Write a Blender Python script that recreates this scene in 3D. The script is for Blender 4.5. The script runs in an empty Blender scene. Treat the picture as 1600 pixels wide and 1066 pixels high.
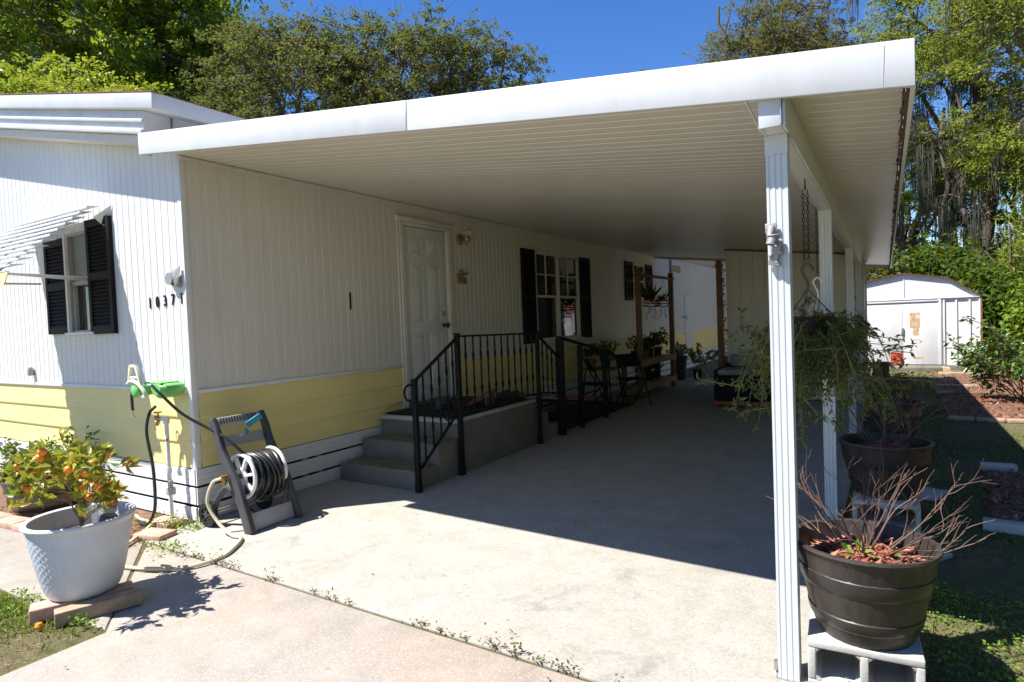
import bpy, math, random
import numpy as np
from mathutils import Vector, Matrix
R_ = math.radians
scene = bpy.context.scene

# ------------------------------------------------------------------ camera
def cam_axes(yaw, pitch, roll):
    cy, sy, cp, sp = math.cos(yaw), math.sin(yaw), math.cos(pitch), math.sin(pitch)
    f = Vector((-sy*cp, cy*cp, sp)); r = Vector((cy, sy, 0)); u = r.cross(f)
    cr, sr = math.cos(roll), math.sin(roll)
    return f, r*cr + u*sr, -r*sr + u*cr
cf, crt, cu = cam_axes(.5508, -.0334, -.0391)
cam_d = bpy.data.cameras.new('camera'); cam = bpy.data.objects.new('camera', cam_d)
scene.collection.objects.link(cam); scene.camera = cam
cam_d.sensor_width = 36; cam_d.lens = 953.2/1600*36; cam_d.clip_start = .05; cam_d.clip_end = 2000
m = Matrix((crt, cu, -cf)).transposed().to_4x4(); m.translation = (4.7622, -2.8149, 1.54)
cam.matrix_world = m

# ------------------------------------------------------------------ light
SUN = Vector((.45, .45, -1)).normalized()          # direction the light travels
world = bpy.data.worlds.new('World'); scene.world = world; world.use_nodes = True
wt = world.node_tree; wt.nodes.clear()
sky = wt.nodes.new('ShaderNodeTexSky'); sky.sky_type = 'NISHITA'; sky.sun_disc = False
sky.sun_elevation = math.asin(-SUN.z); sky.sun_rotation = R_(225)
sky.altitude = 0; sky.air_density = 1.0; sky.dust_density = 0.0; sky.ozone_density = 3.5
bg = wt.nodes.new('ShaderNodeBackground'); bg.inputs['Strength'].default_value = .1
wo = wt.nodes.new('ShaderNodeOutputWorld')
hs = wt.nodes.new('ShaderNodeHueSaturation'); hs.inputs['Hue'].default_value = .512; hs.inputs['Saturation'].default_value = 1.28; hs.inputs['Value'].default_value = .92
wt.links.new(sky.outputs[0], hs.inputs['Color']); wt.links.new(hs.outputs[0], bg.inputs[0]); wt.links.new(bg.outputs[0], wo.inputs[0])
sd = bpy.data.lights.new('sun', 'SUN'); sd.energy = 5.0; sd.angle = R_(.53); sd.color = (1, .965, .91)
so = bpy.data.objects.new('sun', sd); scene.collection.objects.link(so)
so.rotation_euler = SUN.to_track_quat('-Z', 'Y').to_euler(); so.location = (-8, -8, 16)
scene.view_settings.view_transform = 'Standard'; scene.view_settings.look = 'None'
scene.view_settings.exposure = 1.08; scene.view_settings.gamma = 1
scene.cycles.max_bounces = 8; scene.cycles.diffuse_bounces = 4

# ------------------------------------------------------------------ helpers
def tag(o, label=None, cat=None, group=None, kind=None):
    if label: o['label'] = label
    if cat: o['category'] = cat
    if group: o['group'] = group
    if kind: o['kind'] = kind
    return o
def empty(name, loc=(0,0,0), rz=0, label=None, cat=None, group=None):
    o = bpy.data.objects.new(name, None); scene.collection.objects.link(o)
    o.location = loc; o.rotation_euler = (0,0,rz); o.empty_display_size = .1
    return tag(o, label, cat, group)
def link_mesh(name, me, mat, parent, smooth):
    if mat: me.materials.append(mat)
    if smooth: me.polygons.foreach_set('use_smooth', [True]*len(me.polygons))
    o = bpy.data.objects.new(name, me); scene.collection.objects.link(o)
    if parent: o.parent = parent
    return o
class MB:
    def __init__(s): s.v = []; s.f = []
    def add(s, vs, fs):
        n = len(s.v); s.v += [tuple(p) for p in vs]; s.f += [tuple(i+n for i in q) for q in fs]; return s
    def box(s, x0, x1, y0, y1, z0, z1, M=None):
        vs = [Vector((x,y,z)) for x in (x0,x1) for y in (y0,y1) for z in (z0,z1)]
        if M: vs = [M @ v for v in vs]
        return s.add(vs, [(0,1,3,2),(4,6,7,5),(0,4,5,1),(2,3,7,6),(0,2,6,4),(1,5,7,3)])
    def cbox(s, c, size, rot=(0,0,0)):
        from mathutils import Euler
        M = Matrix.Translation(c) @ Euler(rot).to_matrix().to_4x4()
        a,b,d = [q/2 for q in size]
        return s.box(-a,a,-b,b,-d,d,M)
    def bar(s, p, q, w, h=None, up=(0,0,1)):
        p = Vector(p); q = Vector(q); h = h or w
        d = (q-p).normalized(); up = Vector(up)
        if abs(d.dot(up)) > .98: up = Vector((1,0,0))
        sx = d.cross(up).normalized(); sz = sx.cross(d)
        M = Matrix((sx, d, sz)).transposed().to_4x4(); M.translation = p
        return s.box(-w/2,w/2,0,(q-p).length,-h/2,h/2,M)
    def tube(s, pts, rad, n=8, cap=True):
        pts = [Vector(p) for p in pts]
        if not hasattr(rad, '__len__'): rad = [rad]*len(pts)
        rings = []; prev = None
        for i, p in enumerate(pts):
            d = (pts[min(i+1,len(pts)-1)] - pts[max(i-1,0)])
            d = d.normalized() if d.length > 1e-9 else Vector((0,0,1))
            if prev is None:
                a = Vector((0,0,1)) if abs(d.z) < .9 else Vector((1,0,0))
                sx = d.cross(a).normalized()
            else:
                sx = (prev - d*prev.dot(d)); sx = sx.normalized() if sx.length > 1e-6 else d.orthogonal().normalized()
            prev = sx; sy = d.cross(sx)
            rings.append([p + (sx*math.cos(2*math.pi*k/n) + sy*math.sin(2*math.pi*k/n))*rad[i] for k in range(n)])
        vs = [v for r in rings for v in r]; fs = []
        for i in range(len(pts)-1):
            for k in range(n):
                fs.append((i*n+k, i*n+(k+1)%n, (i+1)*n+(k+1)%n, (i+1)*n+k))
        if cap: fs.append(tuple(range(n))[::-1]); fs.append(tuple((len(pts)-1)*n+k for k in range(n)))
        return s.add(vs, fs)
    def lathe(s, prof, c=(0,0,0), n=32, wob=None, ax='z', close=False):
        vs = []; fs = []
        for (r, z) in prof:
            for k in range(n):
                a = 2*math.pi*k/n; rr = r*(wob(a,z) if wob else 1)
                p = (rr*math.cos(a), rr*math.sin(a), z)
                if ax == 'y': p = (p[0], p[2], p[1])
                if ax == 'x': p = (p[2], p[0], p[1])
                vs.append((p[0]+c[0], p[1]+c[1], p[2]+c[2]))
        m_ = len(prof)
        for i in range(m_ if close else m_-1):
            j = (i+1) % m_
            for k in range(n): fs.append((i*n+k, i*n+(k+1)%n, j*n+(k+1)%n, j*n+k))
        if not close:
            if prof[0][0] > 1e-4: fs.append(tuple(range(n))[::-1])
            if prof[-1][0] > 1e-4: fs.append(tuple((m_-1)*n+k for k in range(n)))
        return s.add(vs, fs)
    def ring(s, c, R, r, ax='z', n=28, k=8, a0=0, a1=2*math.pi):
        pts = []
        full = abs(a1-a0-2*math.pi) < 1e-6
        for i in range(n+1):
            a = a0+(a1-a0)*i/n; u, v = R*math.cos(a), R*math.sin(a)
            pts.append((c[0]+u, c[1]+v, c[2]) if ax=='z' else (c[0]+u, c[1], c[2]+v) if ax=='y' else (c[0], c[1]+u, c[2]+v))
        return s.tube(pts, r, k, not full)
    def poly(s, pts, h0, h1):        # extruded footprint
        n = len(pts)
        return s.add([(x,y,h0) for x,y in pts]+[(x,y,h1) for x,y in pts],
            [tuple(range(n))[::-1], tuple(range(n,2*n))]+[(i,(i+1)%n,n+(i+1)%n,n+i) for i in range(n)])
    def build(s, name, mat, parent=None, smooth=False, bevel=0, seg=2, label=None):
        me = bpy.data.meshes.new(name); me.from_pydata(s.v, [], s.f)
        import bmesh
        b = bmesh.new(); b.from_mesh(me); bmesh.ops.recalc_face_normals(b, faces=b.faces); b.to_mesh(me); b.free()
        o = link_mesh(name, me, mat, parent, smooth or bevel > 0)
        if bevel:
            md = o.modifiers.new('bevel','BEVEL'); md.width = bevel; md.segments = seg; md.limit_method = 'ANGLE'; md.angle_limit = R_(35)
        if smooth or bevel:
            md = o.modifiers.new('edges','EDGE_SPLIT'); md.split_angle = R_(38) if not bevel else R_(50)
        if label: o['label'] = label
        return o
def arc(pts, n=8):
    """Catmull-Rom through the points"""
    P = [Vector(p) for p in pts]; P = [P[0]*2-P[1]] + P + [P[-1]*2-P[-2]]; out = []
    for i in range(1, len(P)-2):
        for k in range(n):
            t = k/n
            out.append(.5*((2*P[i]) + (P[i+1]-P[i-1])*t + (2*P[i-1]-5*P[i]+4*P[i+1]-P[i+2])*t*t + (-P[i-1]+3*P[i]-3*P[i+1]+P[i+2])*t**3))
    out.append(P[-2]); return out

# ------------------------------------------------------------------ materials
def node_mat(name):
    m = bpy.data.materials.new(name); m.use_nodes = True; nt = m.node_tree
    return m, nt, nt.nodes['Principled BSDF']
def N(nt, t, **k):
    n = nt.nodes.new(t)
    for a, b in k.items():
        if a.startswith('_'): n.inputs[a[1:].replace('_',' ')].default_value = b
        else: setattr(n, a, b)
    return n
def L(nt, a, b): nt.links.new(a, b)
def c4(c): return (c[0], c[1], c[2], 1)
def noise(nt, co, scale, detail=5, rough=.6, dist=0):
    n = N(nt, 'ShaderNodeTexNoise'); n.inputs['Scale'].default_value = scale; n.inputs['Detail'].default_value = detail
    n.inputs['Roughness'].default_value = rough; n.inputs['Distortion'].default_value = dist
    L(nt, co, n.inputs['Vector']); return n.outputs['Fac']
def ramp(nt, fac, stops):
    r = N(nt, 'ShaderNodeValToRGB'); e = r.color_ramp.elements
    while len(e) < len(stops): e.new(.5)
    for q, (p, c) in zip(e, stops): q.position = p; q.color = c4(c) if hasattr(c,'__len__') else (c,c,c,1)
    L(nt, fac, r.inputs[0]); return r.outputs[0]
def mix(nt, fac, a, b, mode='MIX'):
    n = N(nt, 'ShaderNodeMix', data_type='RGBA', blend_type=mode)
    for s_, v in ((0, fac), (6, a), (7, b)):
        if hasattr(v, 'links'): L(nt, v, n.inputs[s_])
        elif hasattr(v, '__len__'): n.inputs[s_].default_value = c4(v)
        else: n.inputs[s_].default_value = v
    return n.outputs[2]
def coords(nt, scale=None, world=True):
    if world: co = N(nt, 'ShaderNodeNewGeometry').outputs['Position']
    else: co = N(nt, 'ShaderNodeTexCoord').outputs['Object']
    if scale:
        mp = N(nt, 'ShaderNodeMapping'); mp.inputs['Scale'].default_value = scale; L(nt, co, mp.inputs['Vector']); co = mp.outputs[0]
    return co
def bump(nt, h, strength, dist, bsdf):
    b = N(nt, 'ShaderNodeBump'); b.inputs['Strength'].default_value = strength; b.inputs['Distance'].default_value = dist
    L(nt, h, b.inputs['Height']); L(nt, b.outputs[0], bsdf.inputs['Normal'])
def M(name, col, rough=.6, var=.12, vs=6, bp=.15, bs=80, metal=0, spec=.5, dirt=None, stretch=None, dcol=(.2,.17,.12), dthr=.6):
    m, nt, b = node_mat(name); co = coords(nt, stretch)
    n1 = noise(nt, co, vs); lo = [c*(1-var) for c in col]; hi = [min(1,c*(1+var)) for c in col]
    c = ramp(nt, n1, [(.3, lo), (.7, hi)])
    if dirt:
        n2 = noise(nt, co, vs*.7, 8, .7, .6)
        f = ramp(nt, n2, [(dthr, 0), (dthr+.18, dirt)])
        c = mix(nt, f, c, dcol)
    L(nt, c, b.inputs['Base Color']); b.inputs['Roughness'].default_value = rough
    b.inputs['Metallic'].default_value = metal; b.inputs['Specular IOR Level'].default_value = spec
    if bp: bump(nt, noise(nt, co, bs, 4), bp, .004, b)
    return m
def leafmat(name, cols, trans=.35, rough=.45, spec=.3):
    """colour varies leaf by leaf; part of the sunlight passes through"""
    m, nt, b = node_mat(name)
    g = N(nt, 'ShaderNodeNewGeometry')
    st = [(i/(len(cols)-1) if len(cols) > 1 else 0, c) for i, c in enumerate(cols)]
    c = ramp(nt, g.outputs['Random Per Island'], st)
    n1 = noise(nt, g.outputs['Position'], .9, 3)
    c = mix(nt, ramp(nt, n1, [(.35, .0), (.65, .35)]), c, [q*.75 for q in cols[0]])
    L(nt, c, b.inputs['Base Color']); b.inputs['Roughness'].default_value = rough; b.inputs['Specular IOR Level'].default_value = spec
    t = N(nt, 'ShaderNodeBsdfTranslucent'); L(nt, mix(nt, .5, c, (.35,.4,.03)) , t.inputs['Color'])
    mx = N(nt, 'ShaderNodeMixShader'); mx.inputs[0].default_value = trans
    L(nt, b.outputs[0], mx.inputs[1]); L(nt, t.outputs[0], mx.inputs[2])
    L(nt, mx.outputs[0], nt.nodes['Material Output'].inputs[0]); return m
def concrete(name, base, warm, agg=.5, stain=.5, speck=1.0, ags=110):
    m, nt, b = node_mat(name); co = coords(nt)
    big = noise(nt, co, .9, 6, .65, .4); mid = noise(nt, co, 4.5, 8, .7); fine = noise(nt, co, 60, 4, .7); ff = noise(nt, co, 240, 2, .6)
    c = mix(nt, ramp(nt, big, [(.38, 0), (.62, 1)]), base, warm)
    c = mix(nt, ramp(nt, mid, [(.25, 0), (.75, 1)]), mix(nt, 1, c, (.80,.79,.77), 'MULTIPLY'), mix(nt, 1, c, (1.13,1.12,1.1), 'MULTIPLY'))
    c = mix(nt, ramp(nt, fine, [(.3, stain*.5), (.55, 0)]), c, [q*.55 for q in base])
    c = mix(nt, ramp(nt, ff, [(.62, 0), (.75, .5*speck)]), c, (.7,.68,.62))
    st = noise(nt, co, 1.7, 7, .75, 1.2)
    c = mix(nt, ramp(nt, st, [(.56, 0), (.7, stain*.55)]), c, [q*.45 for q in base])
    if agg:
        v = N(nt, 'ShaderNodeTexVoronoi'); v.inputs['Scale'].default_value = ags
        nz = N(nt, 'ShaderNodeTexNoise'); nz.inputs['Scale'].default_value = 55; L(nt, co, nz.inputs['Vector'])
        va = N(nt, 'ShaderNodeVectorMath', operation='SCALE'); va.inputs['Scale'].default_value = .022; L(nt, nz.outputs['Color'], va.inputs[0])
        vb = N(nt, 'ShaderNodeVectorMath', operation='ADD'); L(nt, co, vb.inputs[0]); L(nt, va.outputs[0], vb.inputs[1]); L(nt, vb.outputs[0], v.inputs['Vector'])
        pick = N(nt, 'ShaderNodeSeparateColor'); L(nt, v.outputs['Color'], pick.inputs[0])
        near = ramp(nt, v.outputs['Distance'], [(.32, 1), (.42, 0)])
        sel = ramp(nt, pick.outputs[0], [(.66, 0), (.72, agg)])
        mm = N(nt, 'ShaderNodeMath', operation='MULTIPLY'); L(nt, near, mm.inputs[0]); L(nt, sel, mm.inputs[1])
        c = mix(nt, mm.outputs[0], c, (.60,.56,.50))
        sel2 = ramp(nt, pick.outputs[1], [(.74, 0), (.78, agg*.8)])
        m2 = N(nt, 'ShaderNodeMath', operation='MULTIPLY'); L(nt, near, m2.inputs[0]); L(nt, sel2, m2.inputs[1])
        c = mix(nt, m2.outputs[0], c, (.2,.17,.14))
    c = mix(nt, ramp(nt, noise(nt, co, 7.5, 3, .5, .8), [(.70, 0), (.74, .45)]), c, [q*.5 for q in base])
    c = mix(nt, ramp(nt, noise(nt, coords(nt, (1,.12,1)), 2.2, 4, .6), [(.60, 0), (.72, .22*stain)]), c, [q*.5 for q in base])
    L(nt, c, b.inputs['Base Color']); b.inputs['Roughness'].default_value = .9; b.inputs['Specular IOR Level'].default_value = .2
    bump(nt, mix(nt, .5, fine, mid), .35, .01, b)
    return m
def siding_mat(name, col, dirt=.25, rough=.45):
    m, nt, b = node_mat(name); co = coords(nt); cs = coords(nt, (6, 6, .35))
    c = mix(nt, ramp(nt, noise(nt, co, 1.1, 5), [(.35,0),(.7,1)]), col, [q*.93 for q in col])
    c = mix(nt, ramp(nt, noise(nt, cs, 2.2, 6, .7), [(.5,0),(.8,dirt)]), c, [col[0]*.72, col[1]*.69, col[2]*.6])
    c = mix(nt, ramp(nt, noise(nt, co, 38, 2), [(.73,0),(.77,dirt*1.4)]), c, (.25,.2,.15))
    L(nt, c, b.inputs['Base Color']); b.inputs['Roughness'].default_value = rough; b.inputs['Specular IOR Level'].default_value = .35
    bump(nt, noise(nt, coords(nt, (1,1,.5)), 5, 3), .22, .012, b)
    return m
def fluted(name, col):
    return M(name, col, .38, .05, 3, .05, 30, dirt=.35, dthr=.62, dcol=(.5,.47,.42))
mat = {}
mat['siding'] = siding_mat('white painted siding', (.67,.665,.65))
mat['siding_old'] = siding_mat('aged cream siding', (.68,.645,.575), .5)
mat['trim'] = M('white painted trim', (.69,.69,.68), .45, .06, 4, .1, 60, dirt=.3, dthr=.62, dcol=(.45,.42,.38))
mat['yellow'] = M('yellow painted boards', (.80,.67,.28), .55, .06, 2.5, .12, 40, dirt=.3, dthr=.62, dcol=(.75,.68,.35), stretch=(.5,.5,2))
mat['skirt'] = M('white skirting', (.70,.69,.68), .5, .05, 3, .15, 40, dirt=.55, dthr=.6, dcol=(.55,.5,.44))
mat['soffit'] = M('cream soffit panels', (.66,.625,.55), .33, .05, .8, .03, 12, dirt=.25, dthr=.55, dcol=(.5,.45,.36), stretch=(.4,2.5,1))
mat['fascia'] = M('white enamel fascia', (.60,.605,.615), .42, .05, 2.5, .28, 4, dirt=.6, dthr=.56, dcol=(.50,.48,.45), stretch=(2.4,2.4,.5))
mat['grime'] = M('brown gutter grime', (.16,.10,.055), .95, .5, 30, .5, 90)
mat['alu'] = fluted('white aluminium', (.56,.585,.60))
mat['iron'] = M('black wrought iron', (.009,.009,.009), .6, .3, 20, .2, 90, spec=.25)
mat['blackp'] = M('black louvre paint', (.009,.009,.010), .65, .2, 10, .1, 60, spec=.22)
mat['dark'] = M('dark void', (.01,.01,.01), .9, .1, 5, 0)
mat['door'] = M('pale grey door paint', (.68,.69,.66), .4, .03, 4, .03, 40)
mat['frame'] = M('cream door frame', (.66,.62,.54), .5, .06, 8, .1, 60)
mat['brass'] = M('tarnished brass', (.45,.28,.09), .3, .2, 30, .1, 80, metal=.9)
mat['cast'] = M('weathered cast metal', (.30,.30,.29), .5, .25, 60, .2, 120, metal=.4)
mat['steel'] = M('dull steel', (.45,.45,.44), .4, .15, 30, .1, 80, metal=.8)
mat['bronze'] = M('dark bronze knob', (.06,.05,.04), .35, .2, 30, 0, metal=.8)
mat['wood'] = M('stained timber', (.20,.095,.04), .65, .3, 5, .3, 60, stretch=(6,6,.8))
mat['woodl'] = M('weathered board', (.36,.26,.17), .8, .25, 10, .4, 80)
mat['redwood'] = M('red brown slats', (.30,.09,.04), .7, .25, 12, .3, 80)
mat['step'] = concrete('grey steps concrete', (.215,.195,.165), (.175,.165,.135), 0, .8, .4)
mat['tread'] = M('worn green tread mat', (.15,.145,.075), .95, .35, 20, .6, 160, dirt=.5, dthr=.5, dcol=(.28,.26,.2))
mat['mat'] = M('black rubber doormat', (.012,.012,.011), .9, .3, 30, .6, 200)
mat['block'] = concrete('cinder block', (.52,.50,.46), (.42,.40,.37), 0, .5, .8)
mat['barrel'] = M('dark brown plastic staves', (.045,.034,.028), .5, .35, 14, .3, 60, stretch=(1,1,.25), dirt=.4, dthr=.58, dcol=(.11,.09,.075))
mat['barrelb'] = M('brown black hoops', (.034,.028,.024), .36, .2, 10, .1, 60)
mat['barrelo'] = M('faded brown staves', (.15,.11,.08), .6, .3, 14, .25, 60, stretch=(1,1,.25))
mat['plastic'] = M('black nursery plastic', (.015,.015,.016), .4, .2, 10, .05, 60)
mat['greyp'] = M('charcoal reel plastic', (.055,.056,.06), .5, .1, 10, .1, 90)
mat['lgrey'] = M('light grey reel plastic', (.36,.36,.36), .5, .08, 10, .1, 90)
mat['whitep'] = M('white reel plastic', (.75,.75,.75), .4, .04, 10, .05, 60)
mat['hose'] = M('black rubber hose', (.018,.02,.02), .38, .2, 20, .05, 60)
mat['hosec'] = M('cream garden hose', (.58,.50,.34), .5, .08, 20, .05, 60)
mat['greenp'] = M('green hanger plastic', (.16,.50,.13), .4, .06, 10, .05, 60)
mat['creamp'] = M('cream hanger plastic', (.62,.62,.46), .45, .05, 10, .05, 60)
mat['blue'] = M('teal crank plastic', (.02,.22,.30), .4, .1, 10, .05, 60)
mat['pvc'] = M('white pipe', (.72,.71,.68), .4, .08, 20, .1, 60)
mat['rust'] = M('rusty iron', (.22,.09,.04), .8, .4, 40, .4, 90)
mat['pot'] = M('pale blue grey glaze', (.56,.60,.64), .42, .06, 5, .15, 120, dirt=.4, dthr=.6, dcol=(.42,.42,.40))
mat['terracotta'] = M('terracotta pot', (.26,.10,.05), .75, .15, 12, .2, 80)
mat['paver'] = M('pink concrete paver', (.52,.31,.23), .9, .2, 18, .5, 120, dirt=.4, dthr=.55, dcol=(.32,.26,.21))
mat['bark'] = M('grey brown bark', (.13,.10,.075), .9, .35, 10, .6, 40)
mat['twig'] = M('bare pinkish twigs', (.125,.075,.055), .7, .3, 20, .2, 60)
mat['stem'] = M('green brown stems', (.20,.17,.07), .7, .3, 20, .2, 60)
mat['orange'] = M('orange fruit peel', (.85,.26,.02), .4, .12, 20, .2, 200)
mat['redflower'] = M('red fruit', (.6,.03,.02), .4, .2, 20, .1, 100)
mat['chip'] = leafmat('red cedar mulch', [(.18,.05,.03),(.33,.11,.065),(.46,.22,.15),(.13,.05,.035)], 0, .85, .2)
mat['shedw'] = M('chalky white shed panels', (.70,.70,.70), .5, .04, 3, .08, 40, dirt=.5, dthr=.64, dcol=(.62,.42,.24))
mat['redp'] = M('red patch paint', (.52,.07,.035), .6, .1, 10, .1, 60)
mat['moss'] = leafmat('spanish moss', [(.085,.085,.07),(.13,.125,.10),(.05,.05,.04)], .2, .9, .1)
def glass_mat():
    m, nt, b = node_mat('dark window glass')
    b.inputs['Base Color'].default_value = (.012,.014,.015,1); b.inputs['Roughness'].default_value = .03
    b.inputs['Specular IOR Level'].default_value = .8
    bump(nt, noise(nt, coords(nt), 2.5, 2), .08, .02, b); return m
mat['glass'] = glass_mat()
mat['pane_reflection'] = M('painted grey reflection', (.24,.28,.29), .7, .05, 20, 0)  # grey-blue reflection of the upper front pane, put into its colour
mat['curtain'] = M('pale curtain', (.20,.19,.17), .9, .4, 5, .2, 20, stretch=(1,6,.6))
def clear_glass():
    m, nt, b = node_mat('clear bulb glass')
    b.inputs['Base Color'].default_value = (1,1,1,1); b.inputs['Roughness'].default_value = .03
    b.inputs['Transmission Weight'].default_value = 1; return m
mat['bulb'] = clear_glass()
def ground_mat():
    m, nt, b = node_mat('sparse lawn soil'); co = coords(nt)
    n1 = noise(nt, co, 1.4, 7, .7, .4); n2 = noise(nt, co, 18, 6, .75); n3 = noise(nt, co, 90, 3, .7)
    c = mix(nt, ramp(nt, n1, [(.4,0),(.6,1)]), (.13,.13,.055), (.20,.155,.09))
    c = mix(nt, ramp(nt, n2, [(.4,0),(.62,.7)]), c, (.075,.075,.03))
    c = mix(nt, ramp(nt, n3, [(.6,0),(.7,.5)]), c, (.26,.22,.13))
    L(nt, c, b.inputs['Base Color']); b.inputs['Roughness'].default_value = .95; b.inputs['Specular IOR Level'].default_value = .1
    bump(nt, mix(nt, .5, n2, n3), .9, .03, b); return m
mat['ground'] = ground_mat()
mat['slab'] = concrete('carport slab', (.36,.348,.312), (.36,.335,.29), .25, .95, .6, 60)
mat['drive'] = concrete('driveway aggregate', (.32,.305,.28), (.37,.305,.255), .6, .45, .8, 130)
mat['walk'] = concrete('walkway concrete', (.33,.31,.275), (.36,.31,.265), .3, .6, .8, 120)
mat['soil'] = M('bed mulch soil', (.16,.085,.05), .95, .5, 14, .9, 60, dirt=.5, dthr=.5, dcol=(.05,.035,.02))
mat['gravel'] = M('pale gravel edge', (.22,.20,.17), .9, .4, 40, .9, 90)
mat['grass'] = leafmat('grass blades', [(.08,.15,.02),(.14,.23,.035),(.22,.27,.06),(.32,.27,.12)], .3, .6, .2)
mat['grassd'] = leafmat('short lawn blades', [(.07,.12,.02),(.12,.18,.04),(.22,.23,.07),(.30,.25,.12)], .25, .7, .15)
mat['clover'] = leafmat('broad weed leaves', [(.10,.20,.02),(.18,.32,.03),(.26,.38,.06)], .35, .5, .3)
mat['weed'] = leafmat('joint weeds', [(.09,.11,.03),(.20,.08,.06),(.13,.16,.05),(.24,.12,.10)], .2, .7, .2)
mat['lf_bright'] = leafmat('yellow green leaves', [(.20,.28,.02),(.30,.38,.03),(.42,.46,.05)], .45)
mat['lf_maple'] = leafmat('spring leaves', [(.13,.18,.03),(.23,.28,.045),(.35,.37,.07)], .4, .6, .15)
mat['lf_mid'] = leafmat('mid green leaves', [(.09,.17,.018),(.17,.27,.025),(.29,.38,.035)], .4)
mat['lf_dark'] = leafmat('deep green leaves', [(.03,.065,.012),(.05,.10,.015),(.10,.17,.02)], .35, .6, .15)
mat['lf_oak'] = leafmat('olive oak leaves', [(.065,.09,.035),(.115,.145,.055),(.18,.20,.085),(.17,.12,.075)], .3, .75, .12)
mat['lf_brown'] = leafmat('brown olive leaves', [(.10,.09,.055),(.12,.115,.055),(.19,.135,.09)], .3, .8, .1)
mat['lf_pot'] = leafmat('glossy shrub leaves', [(.05,.12,.02),(.10,.20,.03),(.20,.30,.05)], .3, .35, .5)
mat['lf_kum'] = leafmat('kumquat leaves', [(.12,.20,.02),(.36,.34,.04),(.66,.52,.06),(.09,.16,.02)], .4, .35, .5)
mat['lf_hang'] = leafmat('hanging plant leaves', [(.055,.09,.02),(.10,.14,.03),(.22,.23,.06)], .35, .4, .4)
mat['lf_shrub'] = leafmat('camellia leaves', [(.03,.075,.015),(.07,.14,.025),(.14,.24,.04),(.22,.33,.08)], .3, .3, .6)
mat['lf_orchid'] = leafmat('dark strap leaves', [(.02,.04,.01),(.04,.07,.015)], .2, .4, .4)
mat['lf_canna'] = mat['lf_hang']

# ------------------------------------------------------------------ foliage
def leaves(name, C, size, m, parent=None, seed=0, aspect=.5, fold=.25, updir=.3, D=None, svar=.4, label=None, folded=False):
    """one mesh of many little pointed leaves; C = centres (n,3), D = optional directions"""
    rng = np.random.default_rng(seed); C = np.asarray(C, float); n = len(C)
    if n == 0: return None
    d = rng.normal(size=(n,3)); d[:,2] = d[:,2]*.7 - .15
    if D is not None: d = d*.45 + np.asarray(D)
    d /= np.linalg.norm(d, axis=1, keepdims=True)
    q = rng.normal(size=(n,3)); q[:,2] += updir*3
    s_ = np.cross(d, q); s_ /= np.linalg.norm(s_, axis=1, keepdims=True)+1e-9
    nn = np.cross(s_, d)
    L_ = (size*(1+svar*rng.uniform(-1,1,n)))[:,None]; W = L_*aspect*.5
    a = C - d*L_*.1; b = C + d*L_*.38 + s_*W + nn*L_*fold*.3; c = C + d*L_*.9 - nn*L_*fold*.35; e = C + d*L_*.38 - s_*W + nn*L_*fold*.3
    V = np.stack([a,b,c,e], 1).reshape(-1,3)
    me = bpy.data.meshes.new(name); me.vertices.add(4*n); me.vertices.foreach_set('co', V.ravel())
    if folded:
        idx = (np.arange(n)[:,None]*4 + np.array([0,1,2,0,2,3])).ravel(); nf = 2*n; k = 3
    else: idx = np.arange(4*n); nf = n; k = 4
    me.loops.add(len(idx)); me.loops.foreach_set('vertex_index', idx.astype(np.int32))
    me.polygons.add(nf); me.polygons.foreach_set('loop_start', (np.arange(nf)*k).astype(np.int32))
    me.update(calc_edges=True)
    o = link_mesh(name, me, m, parent, False)
    if label: o['label'] = label
    return o
def limb(mb, p0, p1, r0, r1, rnd, n=6, wig=.12, k=6, sag=.0):
    p0 = Vector(p0); p1 = Vector(p1); ln = (p1-p0).length; pts = []
    o = Vector((rnd.uniform(-1,1), rnd.uniform(-1,1), rnd.uniform(-.5,1)))*ln*wig
    for i in range(n+1):
        t = i/n; pts.append(p0.lerp(p1, t) + o*math.sin(math.pi*t) + Vector((rnd.uniform(-1,1),rnd.uniform(-1,1),rnd.uniform(-1,1)))*ln*.025*(0<i<n) - Vector((0,0,sag*math.sin(math.pi*t))))
    mb.tube(pts, [r0+(r1-r0)*i/n for i in range(n+1)], k)
    return pts
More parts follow.
